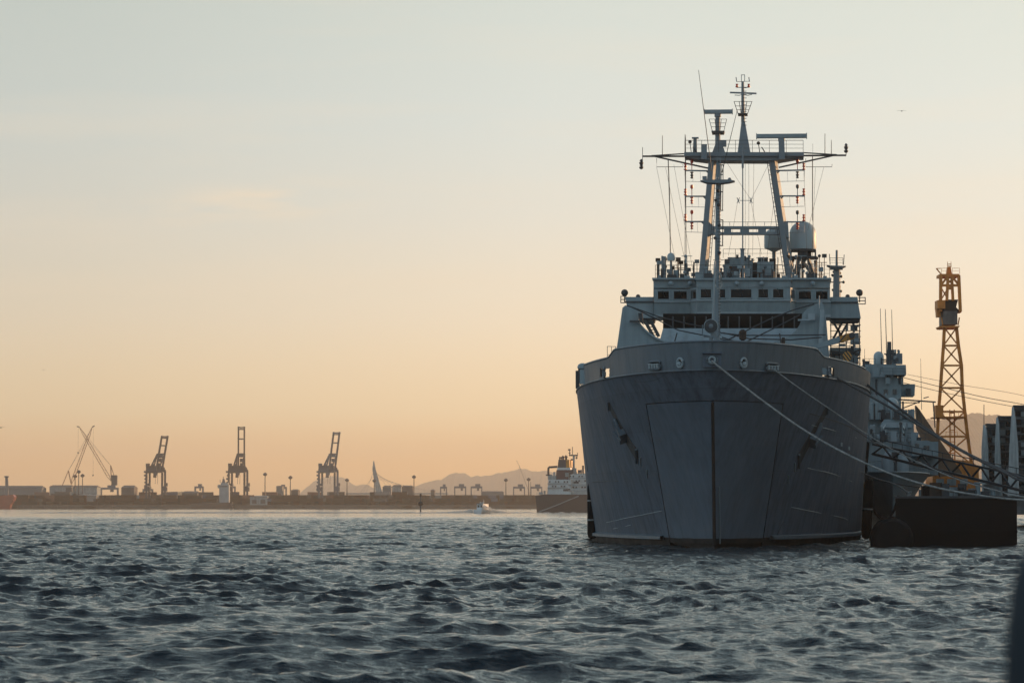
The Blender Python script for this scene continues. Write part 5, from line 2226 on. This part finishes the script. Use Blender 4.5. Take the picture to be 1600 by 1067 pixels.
def sts_crane(px, lean, boomx, boomtop, label, m_, wide=1.0):
    """ship-to-shore crane seen along its raised boom"""
    D = SDq + 12
    o = thing('container_crane', (xs(px, D), D, 3.2), label, 'crane', 'container cranes with raised booms')

    def q(x, y, d=0):
        p = P(px + x, y, D + d)
        return p

    for sx, d in ((-16, 0), (-11, 16), (13, 0), (8.5, 16)):
        m2 = MB()
        g = q(sx, 736, d)
        m2.bar((g.x, g.y, 2.5), g, 1.6)
        m2.build('leg', m_, o)
    for d in (0, 16):
        m2 = MB()
        m2.bar(q(-16 + (5 if d else 0), 735, d), q(13 - (4.5 if d else 0), 735, d), 1.6, 2.4)
        m2.build('portal_beam', m_, o)
    for sa, sb in ((-16, -11), (13, 8.5)):
        m2 = MB()
        m2.bar(q(sa, 735, 0), q(sb, 735, 16), 1.3)
        m2.bar(q(sa, 760, 0), q(sb, 760, 16), .9)
        m2.build('sill_beam', m_, o)
    m2 = MB()
    m2.pp([(px - 17, 727), (px + 7, 727), (px + 8, 738), (px - 17, 739)], D + 4, 12, Vector((0, 1, 0)))
    m2.build('machinery_house', m_, o)
    m2 = MB()
    m2.pp([(px - 6, 738), (px + 1, 738), (px, 742.5), (px - 5, 742.5)], D - 2, 5, Vector((0, 1, 0)))
    m2.build('operator_cab', m_, o)
    bx, bt = boomx, boomtop
    ya = 709
    ax_ = bx * .55 + (bx + lean) * .0
    for e in (-4.6, 4.6):
        m2 = MB()
        m2.bar(q(bx + e, 735, -1), q(bx + lean + e, bt, -14), 1.25)
        m2.build('boom_girder', m_, o)
    for u in (0.02, .06, .28, .62):
        y = bt + (735 - bt) * u
        x = bx + lean * (1 - u)
        m2 = MB()
        m2.bar(q(x - 4.6, y, -14 + 13 * u), q(x + 4.6, y, -14 + 13 * u), 1.0)
        m2.build('boom_tie', m_, o)
    tx = bx + lean * .38
    for a_, b_, d in (((tx - 6, ya), (-8, 727), 10), ((tx - 6, ya), (-4, 727), 2), ((tx + 5, ya), (9, 730), 6), ((tx + 5, ya), (5, 728), 2), ((tx - 6, ya), (tx + 5, ya), 3), ((9, 728), (13, 735), 3)):
        m2 = MB()
        m2.bar(q(*a_, d if a_[1] > ya else 3), q(*b_, d), .95)
        m2.build('apex_strut', m_, o)
    rg = random.Random(int(px))
    for k in range(6):
        m2 = MB()
        m2.box(q(-17.5 + rg.uniform(-.6, .6), 737 + k * 5.5, -1), rg.uniform(1.5, 2.6), 2, 1.5, yaw=0)
        m2.build('stair_landing', m_, o)
    for x, y, w, h in ((-14, 726, 3, 2.2), (-5, 726.3, 2.2, 1.6), (4, 725.6, 2.5, 2.4), (10, 733, 2.4, 3.0), (-3, 744, 2.4, 2.0), (bx + lean * .3, 712, 3.4, 2.2), (bx + lean * .22, 719, 2.2, 2.8), (-15, 764, 4.5, 3.6), (12, 764, 4.5, 3.4), (15, 757, 2, 2.6), (-12, 757, 2.2, 2)):
        m2 = MB()
        m2.box(q(x, y, 2), w, 3, h, yaw=0)
        m2.build('crane_gear', m_, o)
    for x in (-2, 1.5):
        m2 = MB()
        m2.bar(q(x, 742, 0), q(x - .5, 756, 0), .22)
        m2.build('hoist_rope', m_, o)
    return o


sts_crane(245, 9, 3.5, 681, 'leftmost dark container crane with boom raised and leaning right', STEELD)
sts_crane(373.5, 0.2, 3.5, 666.5, 'tallest container crane with upright boom beside the white ship', STEELD)
sts_crane(514.5, 7.5, 4.0, 675, 'blue grey container crane with leaning boom in front of the rounded hill', STEELB)


def crawler(bx, by, tipx, tipy, mx, my, label, flip, hook):
    D = SDq + 30
    o = thing('crawler_crane', (xs(bx, D), D, 3.2), label, 'crane', 'tall lattice boom cranes')
    a_, b_ = P(bx, by, D), P(tipx, tipy, D)
    d = (b_ - a_).normalized()
    n_ = d.cross(Vector((0, 1, 0))).normalized()
    for e in (-1, 1):
        for dy in (-1, 1):
            m2 = MB()
            pts = [a_, a_ + (b_ - a_) * .1 + n_ * e * .95, a_ + (b_ - a_) * .85 + n_ * e * .75, b_]
            pts = [p + Vector((0, dy * (0 if i in (0, 3) else .8), 0)) for i, p in enumerate(pts)]
            for p, q_ in zip(pts[:-1], pts[1:]):
                m2.bar(p, q_, .26)
            m2.build('boom_chord', STEELR, o)
    m2 = MB()
    for k in range(16):
        u, v = .1 + .75 * k / 16, .1 + .75 * (k + 1) / 16
        s_ = 1 if k % 2 else -1
        m2.bar(a_.lerp(b_, u) + n_ * s_ * .9, a_.lerp(b_, v) - n_ * s_ * .85, .16)
    m2.build('boom_lacing', STEELR, o)
    m2 = MB()
    m2.bar(b_, b_ + n_ * 1.5 * flip + d * 1.5, .8)
    m2.build('boom_head', STEELD, o)
    m_ = P(mx, my, D)
    m2 = MB()
    m2.bar(a_ + UP * 1, m_, .7)
    m2.bar(m_, Vector((m_.x + (4.5 if flip > 0 else -5), D, a_.z - 1)), .5)
    m2.build('gantry_mast', STEELR, o)
    m2 = MB()
    m2.bar(m_, b_, .16)
    m2.bar(m_, a_.lerp(b_, .8), .12)
    h = b_ + n_ * 1.0 * flip
    m2.bar(h, Vector((h.x, h.y, h.z - hook)), .10)
    m2.box((h.x, h.y, h.z - hook), .8, .6, 1.4)
    m2.build('guy_line', STEELD, o)
    m2 = MB()
    cx = a_.x + (2.5 if flip > 0 else -1.5)
    m2.box((cx, D, a_.z + (1 if flip > 0 else -4)), 4.4 if flip > 0 else 5, 5, 8 if flip > 0 else 3.5, yaw=0)
    m2.build('machine_house', STEELD, o)
    m2 = MB()
    for dy in (-3, 3):
        m2.box((cx, D + dy, 4.2), 9, 1.4, 2.0, yaw=0)
    m2.box((cx, D, 5.6), 4, 5, 1, yaw=0)
    m2.build('track', STEELD, o)


crawler(174, 752, 124, 667, 173, 727, 'lattice boom crane leaning left with orange lit machine house', 1, 20)
crawler(111, 757, 144, 667, 107, 735, 'lattice boom crane leaning right and crossing its neighbour', -1, 38)

# floodlight masts
for px, yt, D, lab in ((118, 744, 0, 'shortest floodlight mast left of the crossing crane booms'), (123.5, 737, 0, 'tallest floodlight mast under the crossing crane booms'), (129.5, 743, 0, 'right-hand floodlight mast under the crossing crane booms'),
                       (414.5, 741, 0, 'lone floodlight mast right of the tallest container crane'), (454, 746, 0, 'slim floodlight mast right of the small square building'), (542.5, 750, 40, 'floodlight mast on the ridge right of the blue grey crane'),
                       (585, 751, 60, 'floodlight mast just left of the inclined bridge pylon'), (647, 745, 20, 'floodlight mast above the channel marker'), (790.5, 750, 60, 'floodlight mast in front of the long hazy hill'), (826, 749, 60, 'floodlight mast behind the right-hand yard gantries')):
    Dd = SDq + 40 + D
    o = thing('floodlight_mast', (xs(px, Dd), Dd, 3.0), lab, 'light mast', 'floodlight masts of the port')
    m2 = MB()
    m2.tube((xs(px, Dd), Dd, 2.5), (xs(px, Dd), Dd, zs(yt, Dd)), .5, .32, 8)
    m2.build('mast_pole', STEELD, o)
    m2 = MB()
    m2.lathe((xs(px, Dd), Dd, zs(yt, Dd)), [(.6, -1.2), (1.5, -.6), (1.7, .4), (1.0, 1.0), (.3, 1.5)], 10)
    m2.build('lamp_ring', STEELD, o)


def yard_gantry(px, w, yt, D, label):
    o = thing('yard_gantry', (xs(px, D), D, 3), label, 'gantry crane', 'rubber tyred yard gantries')
    z = zs(yt + 3, D)
    hw = w / 2 / F * D
    cx = xs(px, D)
    for sx in (-1, 1):
        for dy in (0, 7):
            m2 = MB()
            m2.bar((cx + sx * hw, D + dy, 2.5), (cx + sx * hw, D + dy, z), .9)
            m2.build('leg', STEELB, o)
    for dy in (0, 7):
        m2 = MB()
        m2.bar((cx - hw - .4, D + dy, z), (cx + hw + .4, D + dy, z), 1.3, 1.7)
        m2.build('girder', STEELB, o)
    m2 = MB()
    m2.box((cx + hw * .25, D + 3.5, z + 1.6), hw * .95, 5, 2.6, yaw=0)
    m2.box((cx + hw * .3, D + 3.5, z - 1.8), hw * .4, 3, 2.4, yaw=0)
    m2.build('trolley', STEELB, o)


for px, w, yt, lab in ((358, 18, 758, 'yard gantry between the legs of the tallest container crane'), (311, 12, 758, 'small yard gantry left of the white ship'), (441, 12, 759, 'yard gantry joined to the small square building'), (693, 9, 758.5, 'narrow yard gantry leftmost of the row below the hill'),
                       (719, 17, 758, 'second yard gantry from the left below the hill'), (744.5, 16.5, 758, 'third yard gantry from the left below the hill'), (811, 17, 758.5, 'left yard gantry of the pair next to the tanker'), (838, 17, 758.5, 'right yard gantry of the pair next to the tanker'),
                       (171, 26, 760, 'low wide yard gantry under the boom crane'), (231, 14, 762, 'low yard gantry at the feet of the leftmost container crane')):
    yard_gantry(px, w, yt, SDq + 320, lab)


def shed(px0, px1, yt, ye, D, label, wallm, roofm, nwin=0):
    x0_, x1_ = xs(px0, D), xs(px1, D)
    o = thing('shed', ((x0_ + x1_) / 2, D, 3), label, 'building', 'port sheds')
    ze, zt = zs(ye, D), zs(yt, D)
    m2 = MB()
    m2.prism([(x0_, D, 2.4), (x1_, D, 2.4), (x1_, D, ze), (x0_, D, ze)], (0, 26, 0))
    m2.build('wall', wallm, o)
    m2 = MB()
    m2.add([(x0_ - .4, D - .5, ze), (x1_ + .4, D - .5, ze), (x1_ - 1, D + 13, zt), (x0_ + 1, D + 13, zt), (x0_ - .4, D + 26.5, ze), (x1_ + .4, D + 26.5, ze)], [(0, 1, 2, 3), (3, 2, 5, 4), (0, 3, 4), (1, 5, 2), (0, 4, 5, 1)])
    m2.build('roof', roofm, o)
    for k in range(nwin):
        u = (k + .5) / nwin
        m2 = MB()
        xx = x0_ + (x1_ - x0_) * u
        m2.box((xx, D - .05, 2.4 + (ze - 2.4) * .45), (x1_ - x0_) / nwin * .55, .2, (ze - 2.4) * .4, yaw=0)
        m2.build('loading_door', SHEDR, o)
    return o


shed(-20, 66, 758.5, 763, SDq + 120, 'long grey shed at the far left behind the red ship', SHED, SHEDR, 8)
shed(78, 112, 757.5, 760, SDq + 140, 'pale shed under the left boom crane', CONC, SHEDR, 3)
shed(112, 152, 758, 761, SDq + 150, 'pale shed below the crossing crane booms', CONC, SHEDR, 4)
shed(122, 151, 772, 773.5, SDq + 8, 'low pale quay building with a light fascia left of the dark crane', SHED, CONC, 4)
shed(190, 210, 758, 762, SDq + 60, 'dark block with small lit openings right of the boom crane', SHEDR, SHEDR, 5)
shed(391, 418, 774, 775.5, SDq + 6, 'light grey box building on the quay below the lone floodlight', CONC, CONC, 2)
shed(432, 441, 758.5, 759.5, SDq + 90, 'small square building on the skyline', SHED, SHEDR, 1)
shed(455, 466, 764, 766, SDq + 90, 'little flat roofed building left of the rounded hill', SHEDR, SHEDR, 1)
shed(598, 611, 758, 761, SDq + 100, 'brown roofed building right of the inclined pylon', SHED, SHEDR, 2)
shed(628, 645, 758, 760, SDq + 80, 'dark block building left of the floodlight mast near the marker', SHEDR, SHEDR, 2)
shed(613, 627, 757, 760, SDq + 140, 'pale block between two darker buildings near the pylon', CONC, SHEDR, 2)
shed(673, 679, 764, 766, SDq + 90, 'narrow dark hut left of the yard gantry row', SHEDR, SHEDR, 1)
shed(752, 787, 767, 769, SDq + 130, 'long low shed behind the speeding boat', SHED, SHEDR, 5)
shed(285, 309, 767, 770, SDq + 100, 'gabled hall right of the leftmost container crane', SHEDR, SHEDR, 2)

# container yard: rows of stacks, far too many and too small to pick apart
rng = random.Random(77)
CT = [mat('container_' + n_, c_, .7, var=.15, scale=.2) for n_, c_ in (('brown', (.20, .10, .07)), ('rust', (.24, .10, .06)), ('grey', (.24, .23, .22)), ('blue', (.10, .12, .16)), ('dark', (.08, .07, .06)))]
for ci, cm in enumerate(CT):
    m2 = MB()
    for k in range(330):
        px = rng.uniform(-30, 1000)
        if 338 < px < 362 or 388 < px < 420:
            continue
        row = rng.randrange(4)
        D = SDq + 8 + row * 22
        blk = math.sin(px * .071 + row * 1.3) + .6 * math.sin(px * .19 + 2)
        hgt = max(1, min(int(1.9 + blk + rng.random()), 4 if px < 640 else 3))
        x = xs(px, D)
        for j in range(min(hgt, 4)):
            m2.box((x, D, 3.2 + 1.3 + j * 2.6), 12.1, 2.4, 2.55, yaw=0)
    o = m2.build('container_stacks', cm)
    tag(o, 'hazy stacks of ' + ('brown', 'rust red', 'grey', 'blue', 'dark')[ci] + ' shipping containers along the far quay', 'containers', kind='stuff')

# quay edge: fendering posts give the wall its broken line
m2 = MB()
for k in range(70):
    px = rng.uniform(-30, 1000)
    m2.box((xs(px, SD - .5), SD - .4, 1.4 + rng.uniform(-.3, .3)), rng.choice((.6, 1.2, 5, 9)), .8, rng.uniform(1.2, 3.2), yaw=0)
tag(m2.build('quay_fenders', QUAY), 'dark rubber fenders along the far quay wall', 'fenders', kind='stuff')

# inclined pylon of the cable stayed bridge
D = SDq + 420
py_ = thing('bridge_pylon', (xs(593, D), D, 3), 'inclined pale concrete pylon of a cable stayed bridge', 'bridge')
m2 = MB()
a_, b_, t_ = P(593.5, 775, D), P(584.5, 733, D), P(584, 720, D)
for p, q_, w0, w1 in ((a_, b_, 6.4, 3.0), (b_, t_, 3.0, .8)):
    vs = []
    for c, w in ((p, w0), (q_, w1)):
        vs += [c + Vector((sx * w / 2, sy * w / 2, 0)) for sx, sy in ((-1, -1), (1, -1), (1, 1), (-1, 1))]
    m2.add(vs, [(0, 1, 5, 4), (1, 2, 6, 5), (2, 3, 7, 6), (3, 0, 4, 7), (0, 3, 2, 1), (4, 5, 6, 7)])
m2.build('pylon', CONC, py_)
m2 = MB()
m2.pp([(540, 770), (700, 770), (700, 772), (540, 772)], D - 4, 10, Vector((0, 1, 0)))
m2.build('bridge_deck', CONC, py_)
for k in range(7):
    m2 = MB()
    m2.bar(b_.lerp(a_, k * .06), P(612 + k * 12, 770, D), .16)
    m2.build('stay_cable', CONC, py_)
for k in range(3):
    m2 = MB()
    m2.bar(b_.lerp(a_, k * .1), P(572 - k * 5, 770, D), .16)
    m2.build('stay_cable', CONC, py_)
# distant jib behind the tanker
D = SDq + 4600
jc = thing('harbour_crane', (xs(829, D), D, 3), 'faint slender harbour crane jib rising before the hazy hill', 'crane')
m2 = MB()
m2.bar(P(829, 775, D), P(811, 727, D), 1.3)
m2.bar(P(811, 727, D), P(807, 719, D), 1.0)
m2.build('jib', STEELD, jc)
m2 = MB()
m2.bar(P(829, 752, D), P(829, 790, D), 2.2)
m2.bar(P(811, 727, D), P(811, 765, D), .3)
m2.build('tower', STEELD, jc)

# white superstructured ship at the quay
D = SDq - 25
wsp = thing('cargo_ship', (xs(330, D), D, 0), 'small cargo ship with white deckhouse in front of the tallest container crane', 'ship')
m2 = MB()
hullp = [(300, 795.5), (297, 786), (362, 784.5), (364, 795.5)]
m2.pp(hullp, D, 14, Vector((0, 1, 0)))
m2.build('hull', TANKH, wsp)
m2 = MB()
m2.pp([(342.5, 787), (342.5, 763), (340, 762), (340, 757), (357.5, 757), (357.5, 787)], D + 1, 11, Vector((0, 1, 0)))
m2.pp([(345, 757.5), (345, 754), (356, 754), (356, 757.5)], D + 2, 8, Vector((0, 1, 0)))
m2.build('deckhouse', SHEDP, wsp)
m2 = MB()
m2.pp([(342, 759), (356, 759), (356, 760.5), (342, 760.5)], D + .9, .1, Vector((0, 1, 0)))
m2.build('bridge_windows', GLASS, wsp)
m2 = MB()
m2.pp([(346.5, 754), (348, 748), (350.5, 748), (352, 754)], D + 4, 3, Vector((0, 1, 0)))
m2.bar(P(349, 752, D + 5), P(349, 744.5, D + 5), .5)
m2.bar(P(344, 754, D + 5), P(344, 749, D + 5), .4)
m2.build('mast', STEELB, wsp)

# red ship at the left edge
D = SDq - 60
rs = thing('red_ship', (xs(2, D), D, 0), 'red hulled ship with pale lattice mast cut by the left picture edge', 'ship')
m2 = MB()
m2.pp([(-40, 796), (-40, 779), (-2, 777), (2, 774), (10, 773.5), (20, 772.5), (22.5, 776), (20, 783), (16, 788), (15, 796)], D, 12, Vector((0, 1, 0)))
m2.build('hull', REDH, rs)
m2 = MB()
m2.pp([(-30, 779), (-30, 766), (-6, 766), (-6, 778)], D + 2, 8, Vector((0, 1, 0)))
m2.build('deckhouse', WHITE, rs)
m2 = MB()
m2.tube(P(11, 775, D + 5), P(10.3, 745, D + 5), 1.5, 1.1, 8)
m2.lathe(P(10.3, 745, D + 5), [(1.2, -.6), (1.8, 0), (1.8, .6), (1, .9)], 10)
m2.build('mast', SHED, rs)

# tanker seen stern on
D = 1360.0
tk = thing('tanker', tuple(P(890, 801, D)), 'moored tanker with white deckhouse and maroon funnel left of the big ship', 'ship')
Yv = Vector((0.35, 1, 0))
m2 = MB()
z = [P(838, 801, D), P(990, 801, D)]
m2.pp([(836.5, 774), (839, 800.5), (1010, 801), (1010, 773), (850, 772)], D, 60, Yv)
tkh = m2.build('hull', TANKH, tk)
for poly, d, dep, m_, nm in (([(855, 773), (857, 749), (892, 749), (892, 773)], 4, 12, WHITE, 'deckhouse'), ([(888, 773), (888, 740), (940, 738), (940, 773)], 6, 24, WHITE, 'accommodation'),
                             ([(868, 749), (869.5, 734), (890, 734), (891, 749)], 6, 9, FUNRED, 'funnel_casing'), ([(871, 734), (872.5, 718), (883.5, 718), (884, 734)], 7, 6, STEELD, 'funnel'), ([(884, 734), (884, 718), (889.5, 718), (890, 730)], 7.5, 5, YEL, 'funnel_stripe'),
                             ([(870.5, 730.5), (891, 730.5), (891, 734), (870.5, 734)], 6.8, 7, WHITE, 'funnel_base'), ([(856, 743), (868, 743), (868, 749), (856, 749)], 5, 6, CONC, 'upper_deck'), ([(896, 752), (904, 752), (904, 755), (896, 755)], 5.8, .2, STEELD, 'vent_grille'), ([(880, 764), (891, 763), (891, 766.5), (880, 767)], 3.8, .2, STEELD, 'dark_opening')):
    m2 = MB()
    m2.pp(poly, D + d, dep, Yv)
    m2.build(nm, m_, tk)
for x, yt, r_ in ((874.5, 713.5, .3), (876.8, 714, .3), (879.8, 712.5, .6), (884.5, 712, .6)):
    m2 = MB()
    m2.path([P(x, 720, D + 9), P(x, yt + 1.5, D + 9), P(x + 1, yt, D + 9)], r_, 8)
    m2.build('exhaust_pipe', STEELD, tk)
m2 = MB()
m2.tube(P(896.5, 745, D + 10), P(896.5, 711, D + 10), .55, .4, 8)
tkm = m2.build('mast', CONC, tk)
m2 = MB()
m2.bar(P(889, 711, D + 10), P(903, 711.5, D + 10), .6)
m2.bar(P(890.2, 711, D + 10), P(890.2, 702, D + 10), .3)
m2.bar(P(894.5, 711, D + 10), P(894.5, 698, D + 10), .25)
m2.bar(P(887.5, 702.5, D + 10), P(891.5, 702.5, D + 10), .6)
m2.bar(P(888.5, 707.5, D + 10), P(891.5, 707.5, D + 10), .4)
m2.bar(P(902.5, 711, D + 10), P(902.5, 707, D + 10), .25)
m2.ball(P(901, 715, D + 10), .5, 6)
m2.ball(P(893.5, 718, D + 10), .4, 6)
m2.build('mast_yard', STEELD, tkm)
m2 = MB()
m2.path([P(857, 743, D + 8), P(857, 731, D + 8), P(858, 729.8, D + 8), P(871, 729, D + 8)], .5)
m2.bar(P(853, 742, D + 8), P(862, 742, D + 8), .5)
m2.build('stern_gantry', STEELD, tk)
m2 = MB()
for k in range(14):
    x = 890 + k * 3.6
    m2.bar(P(x, 741, D + 6), P(x + .3, 735 - 2 * math.sin(k * 1.7), D + 6), .3)
m2.rail([P(839, 773, D), P(856, 772, D)], 1.2, 2, 3, .06)
m2.build('deck_fittings', CONC, tk)
m2 = MB()
m2.path([P(904, 775, D - 2), P(890, 780.5, D - 4), P(870, 789, D - 6), P(852, 796, D - 8), P(842, 799.5, D - 9)], .22)
tag(m2.build('mooring_hawser', ROPE), 'pale slanting hawser down the dark tanker hull', 'rope')

for y0_, x0_, x1_ in ((755.5, 855.5, 893), (762, 855, 893), (747, 888, 940), (757, 888, 940), (766, 888, 940)):
    m2 = MB()
    m2.bar(P(x0_, y0_, 1363.6), P(x1_, y0_, 1363.6 + (x1_ - x0_) * .02), .5, .35)
    m2.build('deck_edge', SHEDP, tk)
for k in range(13):
    x_ = 859 + k * 4.6
    for y_ in ((752.5, 759.5) if x_ < 888 else (744, 751, 761)):
        if (k * 7 + int(y_)) % 3 == 0:
            continue
        m2 = MB()
        m2.box(P(x_, y_, 1363.4 if x_ < 888 else 1365.2), .55, .25, .6, yaw=0)
        m2.build('window', STEELD, tk)
for x_, y_, w_, h_ in ((892, 737, 1.2, 1.6), (899, 735.5, .8, 2.2), (906, 736.5, 1.6, 1.2), (911, 733, .7, 3), (886, 741.5, 1.4, 1.6), (861, 744, 1, 1.4), (866, 741, .8, 2), (845, 770.5, 1.6, .9), (851, 769.5, .7, 1.6)):
    m2 = MB()
    m2.box(P(x_, y_, 1366), w_, 1.2, h_, yaw=0)
    m2.build('deck_gear', random.choice((SHEDP, STEELD, CONC)), tk)

# channel marker
D = 1330.0
cmk = thing('channel_marker', tuple(P(657, 800, D)), 'thin dark channel marker pole standing in the water', 'marker')
m2 = MB()
m2.tube(P(657.2, 800.5, D), P(657.2, 774, D), .3, .2, 8)
m2.build('pole', STEELD, cmk)
m2 = MB()
m2.lathe(P(657.2, 787, D), [(.3, -.8), (.9, -.5), (.9, .6), (.3, .9)], 10)
m2.lathe(P(657.2, 774.5, D), [(.2, -.4), (.4, 0), (.4, .7), (.1, 1.0)], 8)
m2.build('day_mark', RUSTY, cmk)

# speeding launch with its spray
D = 1115.0
lb = thing('motor_launch', tuple(P(746, 801.5, D)), 'small white motor launch throwing up sunlit spray on the far water', 'boat')
o = P(746, 801.8, D)
o.z = 0


def bq(x, y, z):
    return o + Vector((x, y, z))


m2 = MB()
# hull heading away to the left, transom and starboard side facing the sun
prof = [(-1.75, 0), (1.75, 0), (1.5, 3), (0.9, 6.2), (0, 8.2), (-0.9, 6.2), (-1.5, 3)]
rot = R(-36)
cr2, sr2 = math.cos(rot), math.sin(rot)


def rz(x, y):
    return x * cr2 - y * sr2, x * sr2 + y * cr2


n = len(prof)
m2.add([bq(*rz(x * .8, y * .95), -.3) for x, y in prof] + [bq(*rz(x, y), 1.25) for x, y in prof], [tuple(range(n))[::-1], tuple(range(n, 2 * n))] + [(i, (i + 1) % n, n + (i + 1) % n, n + i) for i in range(n)])
m2.build('hull', BOATW, lb)
m2 = MB()
cab = [(-1.35, 1.4), (1.35, 1.4), (1.25, 4.6), (-1.25, 4.6)]
m2.add([bq(*rz(x, y), 1.25) for x, y in cab] + [bq(*rz(x * .9, y * .96 + .1), 3.1) for x, y in cab], [(0, 1, 5, 4), (1, 2, 6, 5), (2, 3, 7, 6), (3, 0, 4, 7), (4, 5, 6, 7)])
cabo = m2.build('cabin', BOATW, lb)
for s_ in (-.6, .6):
    m2 = MB()
    q_ = [rz(s_ - .4, 1.36), rz(s_ + .4, 1.36)]
    m2.add([bq(*q_[0], 2.0), bq(*q_[1], 2.0), bq(*q_[1], 2.75), bq(*q_[0], 2.75)], [(0, 1, 2, 3)])
    m2.build('window', GLASS, cabo)
m2 = MB()
m2.box(bq(*rz(0, 2.8), 3.2), 2.5, 3.4, .16, yaw=-rot)
m2.build('cabin_roof', STEELB, cabo)
m2 = MB()
m2.tube(bq(*rz(.3, 3), 3.2), bq(*rz(.3, 3), 4.5), .07, n=6)
m2.box(bq(*rz(-.5, 2.4), 3.55), .5, .5, .5, yaw=0)
m2.box(bq(*rz(.5, 2.2), 3.45), .4, .5, .4, yaw=0)
m2.build('mast', WHITE, lb)
# spray: many small droplets flung up and trailing
rng = random.Random(8)
m2 = MB()
for k in range(2000):
    u = rng.random() ** 1.6
    sgn = 1 if rng.random() < .72 else -1
    x = sgn * (1.7 + u * (13 if sgn > 0 else 22))
    h = (2.7 if sgn > 0 else 1.1) * (1 - u) ** 2.2 * rng.random() + .12
    y = rng.uniform(-1.5, 5)
    s_ = rng.uniform(.08, .30) * (1.2 - u)
    c = bq(x, y, h)
    m2.add([c + Vector((s_, 0, 0)), c + Vector((-s_, 0, .3 * s_)), c + Vector((0, s_, 0)), c + Vector((0, 0, s_))], [(0, 1, 2), (0, 1, 3), (1, 2, 3), (0, 2, 3)])
tag(m2.build('bow_spray', FOAM), 'sunlit spray thrown up around the motor launch', 'spray', kind='stuff')
m2 = MB()
for k in range(900):
    x = -rng.random() ** .8 * 150 + rng.uniform(0, 34)
    y = rng.uniform(-5, 14) + abs(x) * .03
    s_ = rng.uniform(.3, 1.3)
    c = bq(x, y, .12 + rng.uniform(0, .12))
    m2.add([c + Vector((s_ * 1.6, 0, 0)), c + Vector((-s_ * 1.6, 0, 0)), c + Vector((0, s_, 0)), c + Vector((0, 0, s_ * .28))], [(0, 1, 2), (0, 1, 3), (1, 2, 3), (0, 2, 3)])
tag(m2.build('wake_foam', FOAM), 'pale foam wake stretching left behind the motor launch', 'foam', kind='stuff')

# birds
def bird(px, py, D, span, bank, label):
    c = P(px, py, D)
    t = thing('bird', tuple(c), label, 'bird')
    m2 = MB()
    m2.lathe(c - Vector((0, span * .22, 0)), [(.01, 0), (.05 * span, .08 * span), (.07 * span, .2 * span), (.045 * span, .34 * span), (.01, .46 * span)], 8, (0.2, 1, 0.05))
    m2.build('body', BIRD, t, smooth=True)
    for s_ in (-1, 1):
        m2 = MB()
        pts = [(0.03, .04, 0), (.25, .06, .07), (.5, -.04, .02 + bank * s_), (.28, -.08, .06), (.03, -.10, 0)]
        top = [c + Vector((s_ * x * span, y * span, z_ * span)) for x, y, z_ in pts]
        m2.prism(top, Vector((0, 0, -.012 * span)))
        m2.build('wing', BIRD, t)


bird(1408.5, 174, 150, .42, .02, 'small dark bird gliding high to the right of the mast')
bird(68, 578, 260, .30, -.05, 'tiny bird low over the far shore at the left')
bird(1, 668, 200, .5, .1, 'bird entering at the left picture edge above the port')

# dark post of the photographer's own boat, close by and out of focus
fp = thing('boat_fender_post', tuple(P(1612, 1000, 6.5)), 'blurred dark post close to the lens at the lower right edge', 'post')
c = P(1616, 1150, 6.5)
mb = MB()
mb.lathe(c, [(.055, 0), (.055, .12), (.052, .20), (.042, .28), (.026, .335), (.004, .362)], 20)
mb.build('post', mat('navy_vinyl', (0.018, 0.022, 0.028), .7, var=.1), fp, smooth=True)
mb = MB()
mb.lathe(c + UP * .10, [(.047, 0), (.05, .004), (.05, .012), (.047, .016)], 20)
mb.build('band', YEL, fp, smooth=True)

# unseen shed, added and sized to keep the low sun off the hull
def big_shed(x, y, w, d, h, label):
    o = thing('shade_shed', (x, y, 1.5), label, 'building', 'unseen sheds added for shade')
    m2 = MB()
    m2.box((x, y, 1.5 + h / 2), w, d, h, yaw=R(5))
    m2.build('wall', SLATE, o)
    m2 = MB()
    m2.box((x, y, 1.5 + h + .3), w + 1, d + 1, .6, yaw=R(5))
    m2.build('roof', SLATE, o)
    return o


big_shed(92, 280, 44, 215, 21.5, 'unseen shed added beyond the right edge to shade the grey ship')
gq = MB()
gq.prism([(58, 150, -2), (230, 150, -2), (230, 150, 1.5), (58, 150, 1.5)], (30, 420, 0))
structure(gq, 'quayside', CWALL)

# ------------------------------------------------------------------ the hazy evening air
hz = MB()
hz.box((200, 7200, 119), 9600, 15200, 240.0, yaw=0)
ho = hz.build('haze', None)
ho.data.materials.clear()
hm = bpy.data.materials.new('evening_haze')
hm.use_nodes = True
ht = hm.node_tree
for n_ in list(ht.nodes):
    ht.nodes.remove(n_)
pv = N(ht, 'ShaderNodeVolumePrincipled')
pv.inputs['Color'].default_value = (0.96, 0.87, 0.76, 1)
pv.inputs['Density'].default_value = 0.00010
pv.inputs['Anisotropy'].default_value = 0.35
hout = N(ht, 'ShaderNodeOutputMaterial')
ht.links.new(pv.outputs[0], hout.inputs['Volume'])
ho.data.materials.append(hm)
tag(ho, 'thin warm evening haze over the harbour', 'haze', kind='stuff')

for o_ in bpy.data.objects:
    if '_o' in o_:
        del o_['_o']
